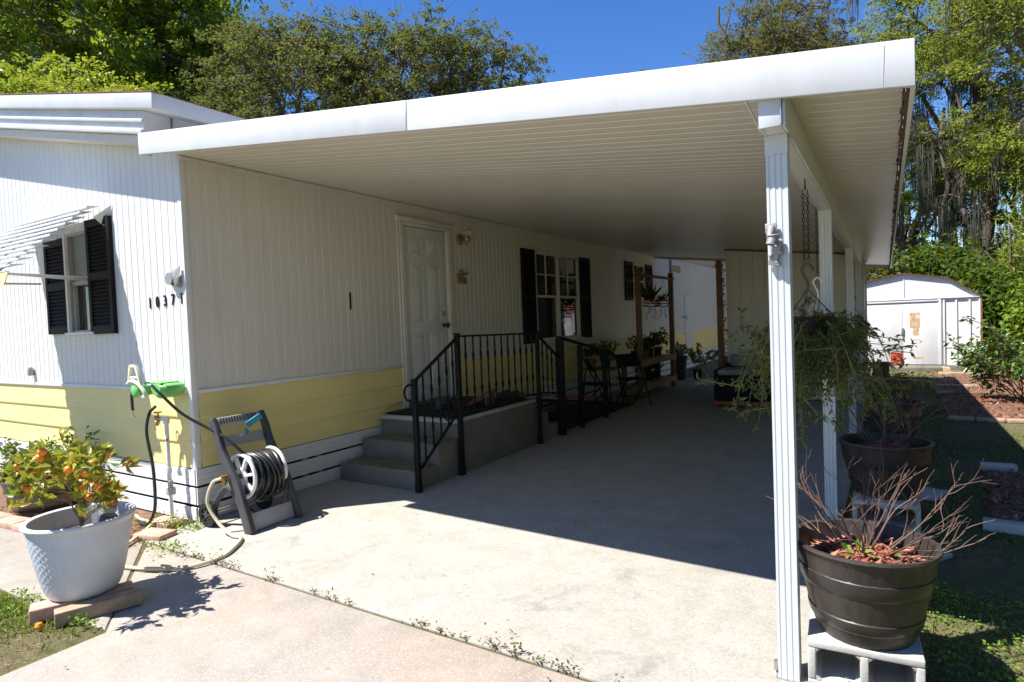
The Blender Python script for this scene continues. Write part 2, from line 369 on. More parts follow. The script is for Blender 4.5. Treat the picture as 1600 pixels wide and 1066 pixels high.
def tree(name, label, base, crown, rad, nl=7, nc=60, per=160, size=.16, lm=None, seed=0, tr=.22, rc=.8, group=None, kinds=('tree',), shell=.5, moss=0, flat=.65, cut=None, cat='tree', twigs=3):
    rnd = random.Random(seed); rng = np.random.default_rng(seed)
    root = empty(name, base, 0, label, cat, group)
    B = Vector(base); Cc = Vector(crown)-B; rad = Vector(rad)
    wood = MB(); limbs = MB()
    fork = Vector((Cc.x*.4, Cc.y*.4, max(1.2, Cc.z-rad.z*.8)))
    tp = limb(wood, (0,0,-.1), fork, tr*1.15, tr*.7, rnd, 8, .05, 10)
    ends = []
    for i in range(nl):
        a = 2*math.pi*(i+rnd.random()*.6)/nl; e = rnd.uniform(-.15,.75)
        q = Cc + Vector((math.cos(a)*rad.x*.55, math.sin(a)*rad.y*.55, e*rad.z))
        ends.append(limb(limbs, fork, q, tr*.5, tr*.16, rnd, 7, .12, 7))
    Cs = []; Ds = []; tips = []
    tries = 0
    while len(tips) < nc and tries < nc*20:
        tries += 1
        v = rng.normal(size=3); v /= np.linalg.norm(v); rr = shell + (1-shell)*rng.random()**.5
        q = Cc + Vector((v[0]*rad.x*rr, v[1]*rad.y*rr, v[2]*rad.z*rr))
        if q.z < .5: continue
        if cut and cut(q+B): continue
        tips.append(q)
    for q in tips:
        src = min((p for e in ends for p in e[2:]), key=lambda p: (p-q).length)
        tp2 = limb(limbs, src, q, tr*.11, tr*.03, rnd, 5, .12, 4)
        r = rc*rnd.uniform(.55, 1.25)
        for t in range(twigs):
            limb(limbs, tp2[3], q+Vector((rnd.gauss(0,1)*r,rnd.gauss(0,1)*r,rnd.gauss(0,1)*r*flat))*.8, tr*.035, tr*.012, rnd, 3, .1, 3)
        k = int(per*r/rc*rnd.uniform(.6,1.3)); g = rng.normal(size=(k,3))
        g = g/np.linalg.norm(g,axis=1,keepdims=True)*rng.random((k,1))**.45
        # small sprays inside each clump
        sp = rng.integers(0, max(2,k//22), k); off = rng.normal(size=(max(2,k//22),3))*.5
        P = g*.30 + off[sp]
        P[:,2] *= flat; Cs.append(np.array(q) + P*r); Ds.append(np.array([0,0,-.1]) + P*.9)
    wood.build('trunk', mat['bark'], root, True); limbs.build('branch', mat['bark'], root, True)
    Cs = np.concatenate(Cs); Ds = np.concatenate(Ds)
    leaves('crown', Cs, size, lm, root, seed, .55, .3, .5, Ds)
    if moss:
        hang_moss(moss, tips, root, seed)
    return root
def hang_moss(n, tips, root, seed, lo=.5, hi=1.9):
    rng = np.random.default_rng(seed+5); vs = []; fs = []
    for i in range(n):
        q = np.array(tips[rng.integers(len(tips))]) + rng.normal(size=3)*.35
        ln = rng.uniform(lo, hi)
        for k in range(26):
            o = q + np.array([rng.normal()*.10, rng.normal()*.10, -rng.random()*ln*.35]); l2 = ln*rng.uniform(.35,1)
            w = rng.uniform(.006,.018); a = rng.uniform(0, math.pi); dx = np.array([math.cos(a), math.sin(a), 0])*w
            s1 = o + np.array([rng.normal()*.03, rng.normal()*.03, -l2*.5]); s2 = o*np.array([.75,.75,1]) + q*np.array([.25,.25,0]) + np.array([0,0,-l2])
            b = len(vs); vs += [o-dx, o+dx, s1+dx*.9, s1-dx*.9, s2]; fs += [(b,b+1,b+2,b+3),(b+3,b+2,b+4)]
    me = bpy.data.meshes.new('moss'); me.from_pydata([tuple(v) for v in vs], [], fs)
    return tag(link_mesh('hanging_moss', me, mat['moss'], root, False), kind='stuff')
def twigs(mb, p, d, ln, r, depth, rnd, ends=None, spread=.55, k=5):
    """recursive bare branching"""
    p = Vector(p); d = Vector(d).normalized(); pts = [p]; n = 4
    for i in range(n):
        d = (d + Vector((rnd.gauss(0,.13), rnd.gauss(0,.13), rnd.gauss(.02,.10)))).normalized(); pts.append(pts[-1]+d*ln/n)
    mb.tube(pts, [r*(1-.5*i/n) for i in range(n+1)], k)
    if ends is not None: ends += [(pts[i], d.copy()) for i in range(2, n+1)] if depth == 0 else []
    if depth > 0:
        for i in range(rnd.choice((2,3))):
            j = rnd.choice((2,3,4)); dd = (d + Vector((rnd.gauss(0,spread), rnd.gauss(0,spread), rnd.gauss(0.05,spread*.6)))).normalized()
            twigs(mb, pts[j], dd, ln*rnd.uniform(.45,.8), r*.6, depth-1, rnd, ends, spread, k)

# ================================================================== SETTING
g = MB(); g.add([(-150,-60,0),(150,-60,0),(150,220,0),(-150,220,0)], [(0,1,2,3)])
tag(g.build('ground', mat['ground']), kind='structure')
# carport slab: front edge y -.45, right edge x 4.47
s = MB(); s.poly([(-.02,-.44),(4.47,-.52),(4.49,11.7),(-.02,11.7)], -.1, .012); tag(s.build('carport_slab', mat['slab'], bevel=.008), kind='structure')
s = MB(); s.poly([(.085,-.455),(4.46,-.535),(4.6,-2.2),(4.9,-9),(1.0,-9),(1.27,-1.75),(1.275,-1.29)], -.1, .004); tag(s.build('driveway', mat['drive'], bevel=.008), kind='structure')
s = MB(); s.poly([(.045,-.46),(1.245,-1.275),(.75,-1.31),(-2.0,-1.36),(-6.5,-1.4),(-6.5,-.86),(-2.0,-.80),(-.12,-.53)], -.1, .008); tag(s.build('walkway', mat['walk'], bevel=.008), kind='structure')
s = MB(); s.poly([(-8,-.78),(-2.0,-.76),(-.16,-.50),(-.02,-.46),(-.02,.0),(-8,.0)], -.05, .003); tag(s.build('planting_bed', mat['soil']), kind='structure')
s = MB(); s.poly([(4.50,.5),(4.82,.75),(4.86,1.6),(4.80,3.4),(4.52,4.0)], -.05, .003); tag(s.build('gravel_strip', mat['gravel']), kind='structure')
for nm, P in (('mulch_bed', [(5.36,2.36),(6.6,2.36),(6.8,4.08),(5.52,4.08)]), ('mulch_bed', [(5.46,7.0),(7.3,7.2),(7.5,9.8),(5.5,9.75)]), ('mulch_bed', [(5.5,9.9),(7.6,9.95),(7.9,13.9),(6.0,13.9),(5.46,11)])):
    s = MB(); s.poly(P, -.05, .02); tag(s.build(nm, mat['soil']), kind='structure')

# ================================================================== HOUSE
home = empty('mobile_home', (0,0,0), 0, 'long white ribbed mobile home with a yellow lower band and black shutters', 'house')
WT = 2.965; GS = .215; YL = 20.0; XL = -7.8; RX = XL/2
def wall_top_front(x): return WT + GS*(-x if x > RX else x-XL)
def ribs(mb, s0, s1, zb, ztop, openings, P, pitch=.1, gw=.006, gd=.0042, phase=0):
    """vertical ribbed sheet along s; P(s, out, z) maps to the wall; openings (s0,s1,z0,z1)"""
    cuts = {s0, s1}
    k = math.ceil((s0-phase)/pitch)
    grooves = []
    while phase + k*pitch < s1:
        q = phase + k*pitch
        if q-gw > s0 and q+gw < s1: grooves.append(q); cuts |= {q-gw, q-gw*.55, q+gw*.55, q+gw}
        k += 1
    for o in openings: cuts |= {o[0], o[1]}
    cs = sorted(cuts)
    gi = np.array(grooves) if grooves else np.array([1e9])
    def out(s_):
        dd = abs(gi - s_).min(); return (-gd*(1.35 if int(abs(gi - s_).argmin()) % 12 == 9 else 1)) if dd <= gw*.56+1e-6 else 0.0
    for a, b in zip(cs, cs[1:]):
        if b-a < 1e-5: continue
        mid = (a+b)/2; oa = out(a+1e-7) if out(a)<0 and out(mid)<0 else out(a); ob = out(b)
        zs = [(zb, None)]
        spans = [(zb, 'top')]
        op = [o for o in openings if o[0] <= mid <= o[1]]
        if op:
            o = op[0]; spans = []
            if o[2] > zb: spans.append((zb, o[2]))
            spans.append((o[3], 'top'))
        for z0, z1 in spans:
            ta, tb = (ztop(a), ztop(b)) if z1 == 'top' else (z1, z1)
            mb.add([P(a,oa,z0), P(b,ob,z0), P(b,ob,tb), P(a,oa,ta)], [(0,1,2,3)])
DOOR = (2.60, 3.43, .57, 2.70)
WIN1 = (5.70, 7.31, 1.20, 2.63)
WIN2 = (10.12, 10.88, 1.93, 2.70)
s = MB(); ribs(s, .045, YL, 1.08, lambda q: WT+.02, [DOOR, WIN1, WIN2, (14.15,14.85,.6,2.03)], lambda q,o,z: (o,q,z))
s.build('side_wall', mat['siding_old'], home)
FW = (-1.92, -1.50, 1.59, 2.52)
s = MB(); ribs(s, XL, -.045, 1.09, lambda q: wall_top_front(q)+.06, [FW], lambda q,o,z: (q,-o,z), gw=.005, gd=.003)
s.build('front_wall', mat['siding'], home)
s = MB(); s.box(XL, -.06, YL-.05, YL, .3, 2.97); s.box(XL, XL+.05, .05, YL-.06, .3, 2.97)
s.build('back_wall', mat['siding'], home)
s = MB(); s.box(XL+.1,-.07,.07,YL-.1,.05,1.07); s.box(-.14,-.075,.07,YL-.1,1.0,2.94)
s.box(XL+.1,-.08,.075,.13,1.0,2.95); s.build('wall_core', mat['dark'], home)
# corner trim
s = MB(); s.box(-.045,.006,-.008,.045,.44,WT+.04); s.build('corner_trim', mat['trim'], home, bevel=.003)
# yellow lap boards
def lap(mb, P, s0, s1, z0, z1, n, skip=None):
    h = (z1-z0)/n
    segs = [(s0,s1)] if not skip else [(s0,skip[0]),(skip[1],s1)]
    for i in range(n):
        a, b = z0+i*h, z0+(i+1)*h
        for q0, q1 in segs:
            mb.add([P(q0,-.004,b),P(q1,-.004,b),P(q1,.010,a+.010),P(q0,.010,a+.010),P(q1,.008,a),P(q0,.008,a),P(q1,-.006,a),P(q0,-.006,a)],
               [(0,1,2,3),(3,2,4,5),(5,4,6,7)])
Pside = lambda q,o,z: (o,q,z); Pfront = lambda q,o,z: (q,-o,z)
s = MB(); lap(s, Pside, .045, YL, .445, 1.05, 3, (DOOR[0],DOOR[1])); lap(s, Pfront, XL, -.045, .445, 1.06, 3)
s.build('yellow_boards', mat['yellow'], home)
s = MB(); s.box(.001,.014,.046,DOOR[0]-.07,1.05,1.082); s.box(.001,.014,DOOR[1]+.07,YL,1.05,1.082); s.box(XL,-.046,-.014,-.001,1.06,1.092)
s.build('band_trim', mat['trim'], home, bevel=.003)
# skirting boards with dark gaps
def skirt(mb, P, s0, s1, wob=0):
    rr = random.Random(4)
    for z0, z1 in ((.305,.44),(.150,.288),(.012,.128)):
        q = s0
        while q < s1-.01:
            e = min(q+3.6, s1); d = rr.uniform(-.004,.004)
            h = z1-z0
            pr = [(.0,0),(.012,0.004),(.012,h*.33),(.008,h*.345),(.012,h*.36),(.012,h*.66),(.008,h*.675),(.012,h*.69),(.012,h),(0,h)]
            vs = []
            for t in (q, e-.003):
                for o, z in pr: vs.append(P(t, o+.006+d, z0+z+d*.7))
            n = len(pr)
            mb.add(vs, [(i,i+1,n+i+1,n+i) for i in range(n-1)] + [tuple(range(n)), tuple(range(n,2*n))[::-1]])
            q = e
s = MB(); skirt(s, Pside, -.012, 11.7); skirt(s, Pside, 11.71, YL); skirt(s, Pfront, XL, -.002)
s.build('skirting', mat['skirt'], home)
s = MB()
for y in (1.22, 1.05, 4.9, 8.2): s = MB(); s.box(-.03,.004,y,y+.05,.0,.44); s.build('skirt_support', mat['woodl'], home)
# roof: gable, front tiers
def slope_board(mb, x0, x1, y0, y1, lo, hi):
    """board following the gable between x0..x1; lo/hi offsets above the wall-top line"""
    zf = lambda x: WT + GS*(-x)
    if x0 < RX:
        zr = lambda x: WT + GS*(x-XL)
        mb.add([(XL-(x1),y,zr(XL-x1)+h) for y in (y0,y1) for h in (lo,hi)] + [(RX,y,zf(RX)+h) for y in (y0,y1) for h in (lo,hi)],
           [(0,1,5,4),(2,6,7,3),(0,4,6,2),(1,3,7,5),(0,2,3,1)])
        x0 = RX
    mb.add([(x1,y,zf(x1)+h) for y in (y0,y1) for h in (lo,hi)] + [(x0,y,zf(x0)+h) for y in (y0,y1) for h in (lo,hi)],
       [(0,4,5,1),(2,3,7,6),(0,2,6,4),(1,5,7,3),(0,1,3,2),(4,6,7,5)])
s = MB(); slope_board(s, XL, .13, -.26, YL+.2, .285, .41); s.build('roof', mat['fascia'], home, bevel=.006)
s = MB(); slope_board(s, XL, .134, -.264, -.25, .4105, .417); slope_board(s, XL, .134, -.2495, YL+.2, .411, .4165); s.build('roof_edge', mat['rust'], home)
s = MB(); slope_board(s, XL, -.085, -.215, -.0, .10, .284); slope_board(s, XL, -.075, -.235, -.2155, .185, .215); slope_board(s, XL, -.07, -.245, -.2156, .095, .135)
s.box(-.6,-.095,.025,YL,WT+.05,WT+.33)
s.build('eave_fascia', mat['fascia'], home, bevel=.006)
s = MB(); slope_board(s, XL, -.09, -.2, -.003, .03, .095); s.build('eave_soffit', mat['siding_old'], home)

# ---- door
s = MB(); y0, y1, z0, z1 = 2.64, 3.395, .62, 2.665
s.box(-.055,-.02,y0-.02,y1,z0,z1+.028); dr = s.build('door', mat['door'], home, bevel=.002)
s = MB(); w = y1-y0
for (a0,a1) in ((.13,.44),(.56,.87)):
    for (b0,b1) in ((.055,.40),(.46,.80),(.86,.955)):
        ya, yb, za, zb = y0+w*a0, y0+w*a1, z0+(z1-z0)*b0, z0+(z1-z0)*b1
        for i0, i1, o in ((0,.014,.010),(.030,.042,.012)):
            s.box(-.021,-.02+o,ya+i0,ya+i1,za+i0,zb-i0); s.box(-.021,-.02+o,yb-i1,yb-i0,za+i0,zb-i0)
            s.box(-.021,-.02+o-.0006,ya+i1,yb-i1,za+i0,za+i1); s.box(-.021,-.02+o-.0006,ya+i1,yb-i1,zb-i1,zb-i0)
        s.box(-.0205,-.009,ya+.05,yb-.05,za+.05,zb-.05)
s.build('door_panel', mat['door'], dr, bevel=.002)
s = MB(); s.lathe([(.001,-.02),(.026,-.02),(.028,-.012),(.012,-.004),(.012,.02),(.03,.032),(.034,.048),(.024,.062),(.001,.066)], (0,3.335,1.515), 20, ax='x'); s.build('knob', mat['bronze'], dr, True)
s = MB(); s.lathe([(.001,-.02),(.030,-.02),(.030,-.006),(.02,0),(.001,.002)], (0,3.335,1.665), 20, ax='x'); s.build('deadbolt', mat['steel'], dr, True)
s = MB()
s.box(-.06,.028,DOOR[0]-.065,DOOR[0]+.012,.57,2.74); s.box(-.06,.028,DOOR[1]-.012,DOOR[1]+.09,.57,2.74); s.box(-.06,.0275,DOOR[0]+.012,DOOR[1]-.012,2.70,2.74)
s.box(-.03,.016,DOOR[0]-.10,DOOR[0]-.066,.57,2.75); s.box(-.03,.05,DOOR[0]-.11,DOOR[1]+.10,2.741,2.785); s.box(-.05,.035,DOOR[0]-.12,DOOR[1]+.11,2.786,2.80)
s.build('door_frame', mat['frame'], home, bevel=.004)
s = MB(); s.box(-.05,-.0,DOOR[0]+.013,DOOR[1]-.013,.572,.612); s.build('threshold', mat['steel'], home)

# ---- windows with louvred shutters
def window(y0, y1, z0, z1, P, cols, muntin, name='window', meeting=.5, mats=None, t=.035, fm='trim'):
    """P(s,out,z); cols = number of side by side sashes"""
    fr = MB()
    def b(a0,a1,o0,o1,c0,c1):
        vs = [P(a,o,c) for a in (a0,a1) for o in (o0,o1) for c in (c0,c1)]
        fr.add(vs, [(0,1,3,2),(4,6,7,5),(0,4,5,1),(2,3,7,6),(0,2,6,4),(1,5,7,3)])
    b(y0-.01,y0+t,-.05,.022,z0-.01,z1+.01); b(y1-t,y1+.01,-.05,.022,z0-.01,z1+.01)
    b(y0+t,y1-t,-.05,.0215,z0-.01,z0+t); b(y0+t,y1-t,-.05,.0215,z1-t,z1+.01)
    w = (y1-y0)/cols; zm = z0+(z1-z0)*meeting
    for i in range(1,cols): b(y0+i*w-.03,y0+i*w+.03,-.05,.0205,z0+t,z1-t)
    for i in range(cols):
        a0, a1 = y0+i*w+.035, y0+(i+1)*w-.035
        b(a0,a1,-.045,.008,zm-.02,zm+.02)
        b(a0,a0+.022,-.045,.004,z0+t,zm-.02); b(a1-.022,a1,-.045,.004,z0+t,zm-.02)
        if muntin:
            am = (a0+a1)/2; zq = (zm+z1)/2
            b(am-.009,am+.009,-.04,-.006,zm+.02,z1-t); b(a0,am-.009,-.04,-.0065,zq-.009,zq+.009); b(am+.009,a1,-.04,-.0065,zq-.009,zq+.009)
    f = fr.build(name, mat[fm], home, bevel=.002)
    for i in range(cols):
        a0, a1 = y0+i*w+.03, y0+(i+1)*w-.03
        for j, (c0, c1) in enumerate(((z0+t,zm),(zm,z1-t))):
            p = MB(); o = -.03 if j == 0 else -.022
            p.add([P(a0,o,c0),P(a1,o,c0),P(a1,o,c1),P(a0,o,c1)], [(0,1,2,3)])
            p.build('pane', (mats or {}).get((i,j), mat['glass']), f)
    return f
def shutter(a0, a1, z0, z1, P):
    s = MB()
    def b(q0,q1,o0,o1,c0,c1,o2=None):
        vs = [P(q,o,c) for q in (q0,q1) for o in (o0,o1) for c in (c0,c1)]
        s.add(vs, [(0,1,3,2),(4,6,7,5),(0,4,5,1),(2,3,7,6),(0,2,6,4),(1,5,7,3)])
    e = .045; zm = (z0+z1)/2
    b(a0,a0+e,.002,.038,z0,z1); b(a1-e,a1,.002,.038,z0,z1); b(a0+e,a1-e,.002,.037,z0,z0+.07); b(a0+e,a1-e,.002,.037,z1-.07,z1)
    b(a0+e,a1-e,.002,.037,zm-.035,zm+.035); b(a0+e,a1-e,.003,.008,z0+.07,z1-.07)
    for c0, c1 in ((z0+.07,zm-.035),(zm+.035,z1-.07)):
        n = int((c1-c0)/.034); h = (c1-c0)/n
        for i in range(n):
            c = c0+i*h
            s.add([P(a0+e,.034,c+.002),P(a1-e,.034,c+.002),P(a1-e,.012,c+h*.95),P(a0+e,.012,c+h*.95),P(a0+e,.028,c-.004+.002),P(a1-e,.028,c-.002)], [(0,1,2,3),(0,4,5,1)])
    return s.build('shutter', mat['blackp'], home)
window(*WIN1, Pside, 2, True, fm='frame', mats={(1,1): mat['glass'], (0,0): mat['glass']})
# pale curtain hanging inside the right hand sash of the long window
s = MB()
for k in range(26):
    a = 6.62+k*.021; s.add([(-.07-.012*(k%2),a,1.25),(-.07-.012*((k+1)%2),a+.021,1.25),(-.07-.012*((k+1)%2),a+.021,2.6),(-.07-.012*(k%2),a,2.6)], [(0,1,2,3)])
s.build('curtain', mat['curtain'], home)
window(*WIN2, Pside, 1, True, fm='frame')
window(FW[0], FW[1], FW[2], FW[3], Pfront, 1, False, meeting=.5, t=.018, fm='lgrey', mats={(0,1): mat['pane_reflection'], (0,0): mat['glass']})
s = MB(); s.box(-2.0,-1.45,-.05,-.002,1.565,1.59); s.build('window_sill', mat['trim'], home, bevel=.004)
s = MB(); s.box(.001,.05,5.62,7.4,1.155,1.19); s.build('window_sill', mat['trim'], home, bevel=.004)
shutter(5.27,5.67,1.17,2.645,Pside); shutter(7.35,7.78,1.17,2.645,Pside)
shutter(9.64,10.08,1.88,2.72,Pside); shutter(10.92,11.38,1.88,2.72,Pside)
shutter(-2.37,-1.93,1.58,2.50,Pfront); shutter(-1.51,-1.09,1.565,2.61,Pfront)
# ---- awning over the front window: angled slats on arms with a yellow drop
aw = empty('awning', (0,0,0)); aw.parent = home
def awp(x, t): return (x, -.04-.66*t, 2.70-.62*t)     # down the slope
s = MB(); n = 11
for i in range(n):
    t0 = i/n*.97; x0, x1 = -2.75, -1.21
    a = awp(0,t0); b_ = (0, a[1]-.098, a[2]-.014)
    s.add([(x0,a[1],a[2]+.006),(x1,a[1],a[2]+.006),(x1,b_[1]+.0,b_[2]+.010),(x0,b_[1],b_[2]+.010),(x0,b_[1]-.008,b_[2]-.003),(x1,b_[1]-.008,b_[2]-.003),(x0,b_[1]-.002,b_[2]-.012),(x1,b_[1]-.002,b_[2]-.012)],
       [(0,1,2,3),(3,2,5,4),(4,5,7,6)])
o = s.build('slat', mat['alu'], aw); md = o.modifiers.new('thick','SOLIDIFY'); md.thickness = .004
for x in (-1.6,-2.0,-2.4):
    s = MB(); s.bar(Vector(awp(x,0))+Vector((0,0,.01)), Vector(awp(x,1))+Vector((0,0,.012)), .05, .006); s.build('slat_strap', mat['trim'], aw)
s = MB(); s.add([(-2.8,-.70,2.10),(-1.30,-.70,2.10),(-1.36,-.715,1.99),(-2.8,-.715,1.99)], [(0,1,2,3)]); o = s.build('valance', mat['yellow'], aw)
md = o.modifiers.new('thick','SOLIDIFY'); md.thickness = .008
s = MB(); s.add([(-1.07,-.01,2.70),(-1.2,-.10,2.60),(-1.2,-.01,2.52),(-1.12,-.01,2.52)], [(0,1,2,3)]); o = s.build('end_wing', mat['trim'], aw); md = o.modifiers.new('thick','SOLIDIFY'); md.thickness = .006
s = MB(); s.bar((-1.56,-.04,2.07),(-1.36,-.69,2.085),.018); s.build('arm', mat['trim'], aw); s = MB(); s.bar((-1.5,-.04,2.09),(-1.40,-.69,2.09),.014); s.build('arm', mat['trim'], aw); s = MB(); s.bar((-2.45,-.04,2.09),(-2.6,-.69,2.09),.018); 
s.build('arm', mat['trim'], aw)
s = MB(); s.box(-1.925,-1.895,-.05,-.0225,1.59,2.52); s.build('window_mullion', mat['trim'], home)
# ---- house number
hn = empty('house_number', (0,0,0)); hn.parent = home
for i, ch in enumerate('10371'):
    cu_ = bpy.data.curves.new('digit','FONT'); cu_.body = ch; cu_.size = .125; cu_.extrude = .003; cu_.offset = .0022; cu_.align_x = 'CENTER'
    cu_.materials.append(mat['blackp'])
    t = bpy.data.objects.new('digit', cu_); scene.collection.objects.link(t)
    t.location = (0,0,0)
    me = bpy.data.meshes.new_from_object(t); bpy.data.objects.remove(t); t = link_mesh('digit', me, None, hn, False)
    t.location = (-.535+.115*i+(.01 if i == 4 else 0), -.006, 1.765+.004*i); t.rotation_euler = (R_(90),0,0); t.scale = (.74,1,1)
# ---- small fittings on the wall
wl = empty('wall_lamp', (0,3.72,2.63)); wl.parent = home
s = MB(); s.lathe([(.001,.001),(.072,.001),(.07,.014),(.05,.022),(.03,.03),(.001,.032)], (0,0,0), 24, ax='x'); s.tube([(.02,0,0),(.06,.0,.0),(.09,.02,.0)], .012); s.lathe([(.012,-.03),(.05,-.025),(.052,.015),(.034,.03)], (.10,.03,.0), 20)
s.lathe([(.001,-.10),(.008,-.085),(.014,-.05),(.01,-.03)], (.10,.03,0), 12)
s.build('bracket', mat['brass'], wl, True)
s = MB(); s.lathe([(.001,.028),(.028,.03),(.046,.055),(.05,.08),(.04,.108),(.02,.122),(.001,.125)], (.10,.03,0), 20); s.build('globe', mat['bulb'], wl, True)
pl = empty('welcome_plaque', (0,3.71,2.12)); pl.parent = home
s = MB(); s.box(.002,.02,-.08,.10,-.07,.02); s.cbox((.03,.0,.045),(.05,.21,.012),(.12,0,0)); s.build('plaque_board', mat['woodl'], pl, bevel=.004)
s = MB(); s.cbox((.035,.01,.06),(.06,.20,.01),(.16,0,0)); s.cbox((.03,-.05,-.02),(.012,.04,.05)); s.cbox((.03,.05,-.03),(.012,.05,.04)); s.build('red_trim', mat['redwood'], pl, bevel=.003)
s = MB(); s.tube([(.02,-.05,.08),(.03,-.02,.11),(.03,.02,.10)], .008); s.build('bird_figure', mat['blackp'], pl, True)
s = MB(); s.box(.001,.012,1.735,1.750,1.72,1.90); s.build('wall_slot', mat['blackp'], home)
fl = empty('corner_floodlight', (-.115,0,1.985)); fl.parent = home; fl.scale = (.85,.85,.85)
s = MB(); s.lathe([(.001,-.002),(.066,-.004),(.068,-.016),(.055,-.03),(.02,-.038),(.001,-.038)], (-.05,0,.0), 24, ax='y')
for k in range(9): a = k*.7; s.lathe([(.001,-.044),(.006,-.042),(.007,-.03)], (-.05+.055*math.cos(a),0,.055*math.sin(a)), 8, ax='y')
s.build('lamp_base', mat['cast'], fl, True)
s = MB(); s.add([(-.06,-.034,.06),(.10,-.03,.115),(.105,-.05,.0),(.09,-.03,-.10),(.0,-.034,-.065),(.02,-.062,.0),(.06,-.05,.06),(.06,-.055,-.07)], [(0,1,6),(6,1,2),(0,6,5),(6,2,5),(5,2,7),(7,2,3),(5,7,4),(7,3,4)]); o = s.build('lamp_shade', mat['cast'], fl); md = o.modifiers.new('t','SOLIDIFY'); md.thickness = .004
s = MB()
for dz in (0,.012,.024): s.lathe([(.03+dz,-.05-dz*.4),(.034+dz,-.052-dz*.4)], (-.045,0,0), 20, ax='y')
s.build('lamp_ring', mat['steel'], fl, True)
s = MB(); s.lathe([(.001,-.04),(.028,-.035),(.03,.02),(.02,.05),(.001,.052)], (-2.86,-.03,1.20), 16); s.build('junction_cover', mat['lgrey'], home, True)
s = MB(); s.box(.002,.02,12.9,13.8,2.66,2.83); s.box(.002,.06,12.85,12.89,2.62,2.95)
s.build('wall_vent', mat['woodl'], home)
s = MB(); s.box(-.02,.012,14.15,14.85,.60,2.03); s.build('access_panel', mat['siding'], home)
s = MB()
for y in (14.12,14.86): s.box(.0,.006,y,y+.02,.6,2.05)
s.box(.0,.0055,14.14,14.86,2.035,2.05); s.build('panel_outline', mat['lgrey'], home)
s = MB(); s.tube([(.0,13.9,1.45),(.12,13.9,1.45)], .02); s.ring((.12,13.9,1.45),.06,.012,'x'); s.build('wall_tap', mat['steel'], home, True)
# standpipe and tap at the front corner
tp = empty('standpipe', (-.20,-.11,0), 0, 'white water standpipe with brass tap rising at the front corner of the house', 'tap')
s = MB(); s.tube([(0,0,-.05),(0.0,0,.84)], .016, 12); s.tube([(0,0,.42),(.0,0,.46)], .021, 12); s.tube([(0,.0,.82),(0,0,.87)], .024, 12); s.tube([(-.06,0,.855),(.02,0,.855)], .02, 12)
s.build('pipe', mat['pvc'], tp, True)
s = MB(); s.tube([(-.06,0,.855),(-.13,-.01,.86)], .02, 10); s.tube([(-.11,0,.86),(-.12,0,.90)], .008); s.ring((-.12,0,.905),.028,.006); s.tube([(-.10,0,.85),(-.11,-.02,.80)], .017);
s.build('brass_tap', mat['brass'], tp, True)
s = MB(); s.tube([(0,-.0,.69),(.03,-.02,.69)], .012); s.build('drain_plug', mat['brass'], tp, True)
s = MB(); s.box(-.03,.03,-.02,.03,.24,.30); s.tube([(.01,0,.3),(.01,0,.36)], .02); s.build('pipe_clamp', mat['lgrey'], tp, bevel=.004)

# ================================================================== CARPORT
cp = empty('carport', (0,0,0), 0, 'white flat metal carport roof on fluted posts attached along the house', 'carport')
RZ = lambda x: 2.955 - .1265*x
X0, X1, Y0, Y1 = -.03, 4.86, -.29, 11.6
s = MB(); p = .105; k = 0; y = Y0+.01
while y < Y1-.01:
    e = min(y+p, Y1-.01)
    for a, b, oa, ob in ((y, y+.004, .0, .003), (y+.004, y+.009, .003, .003), (y+.009, y+.013, .003, 0), (y+.013, (y+.013+e)/2, 0, -.001), ((y+.013+e)/2, e, -.001, 0)):
        s.add([(.0,a,RZ(0)+oa),(X1-.03,a,RZ(X1-.03)+oa),(X1-.03,b,RZ(X1-.03)+ob),(.0,b,RZ(0)+ob)], [(0,1,2,3)])
    y = e
s.build('soffit', mat['soffit'], cp)
def slab_x(mb, x0, x1, y0, y1, lo, hi):
    mb.add([(x,y,RZ(x)+h) for x in (x0,x1) for y in (y0,y1) for h in (lo,hi)], [(0,1,3,2),(4,6,7,5),(0,4,5,1),(2,3,7,6),(0,2,6,4),(1,5,7,3)])
s = MB(); slab_x(s, .0, X1-.02, Y0+.012, Y1-.012, .022, .09); s.build('roof_deck', mat['fascia'], cp)
s = MB(); slab_x(s, X0, 2.608, Y0-.0015, Y0+.008, -.055, .105); slab_x(s, 2.610, X1, Y0, Y0+.012, -.055, .105); slab_x(s, X0+.002, X1-.002, Y0+.0125, Y0+.03, -.053, -.045)
slab_x(s, X1-.014, X1+.002, Y0+.013, Y1, -.055, .105); slab_x(s, X0+.05, X1-.015, Y1-.012, Y1, -.055, .105)
slab_x(s, X0-.006, X0+.012, Y0+.009, Y0+.09, -.05, .10)
slab_x(s, X0+.013, -.001, Y0+.031, -.02, .005, .02)
s.build('fascia', mat['fascia'], cp, bevel=.002)
s = MB(); slab_x(s, X1-.02, X1+.003, Y0+.021, Y1, .1053, .1075); s.build('rust_edge', mat['rust'], cp); s = MB(); s.bar((2.600,Y0-.0022,RZ(2.6)-.05),(2.612,Y0-.0022,RZ(2.61)+.10),.0016,.002); s.build('lap_joint', mat['lgrey'], cp); s = MB(); s.bar((4.765,Y0-.0008,RZ(4.765)-.053),(4.772,Y0-.0008,RZ(4.77)+.09),.0012,.002); s.build('crease', mat['lgrey'], cp)
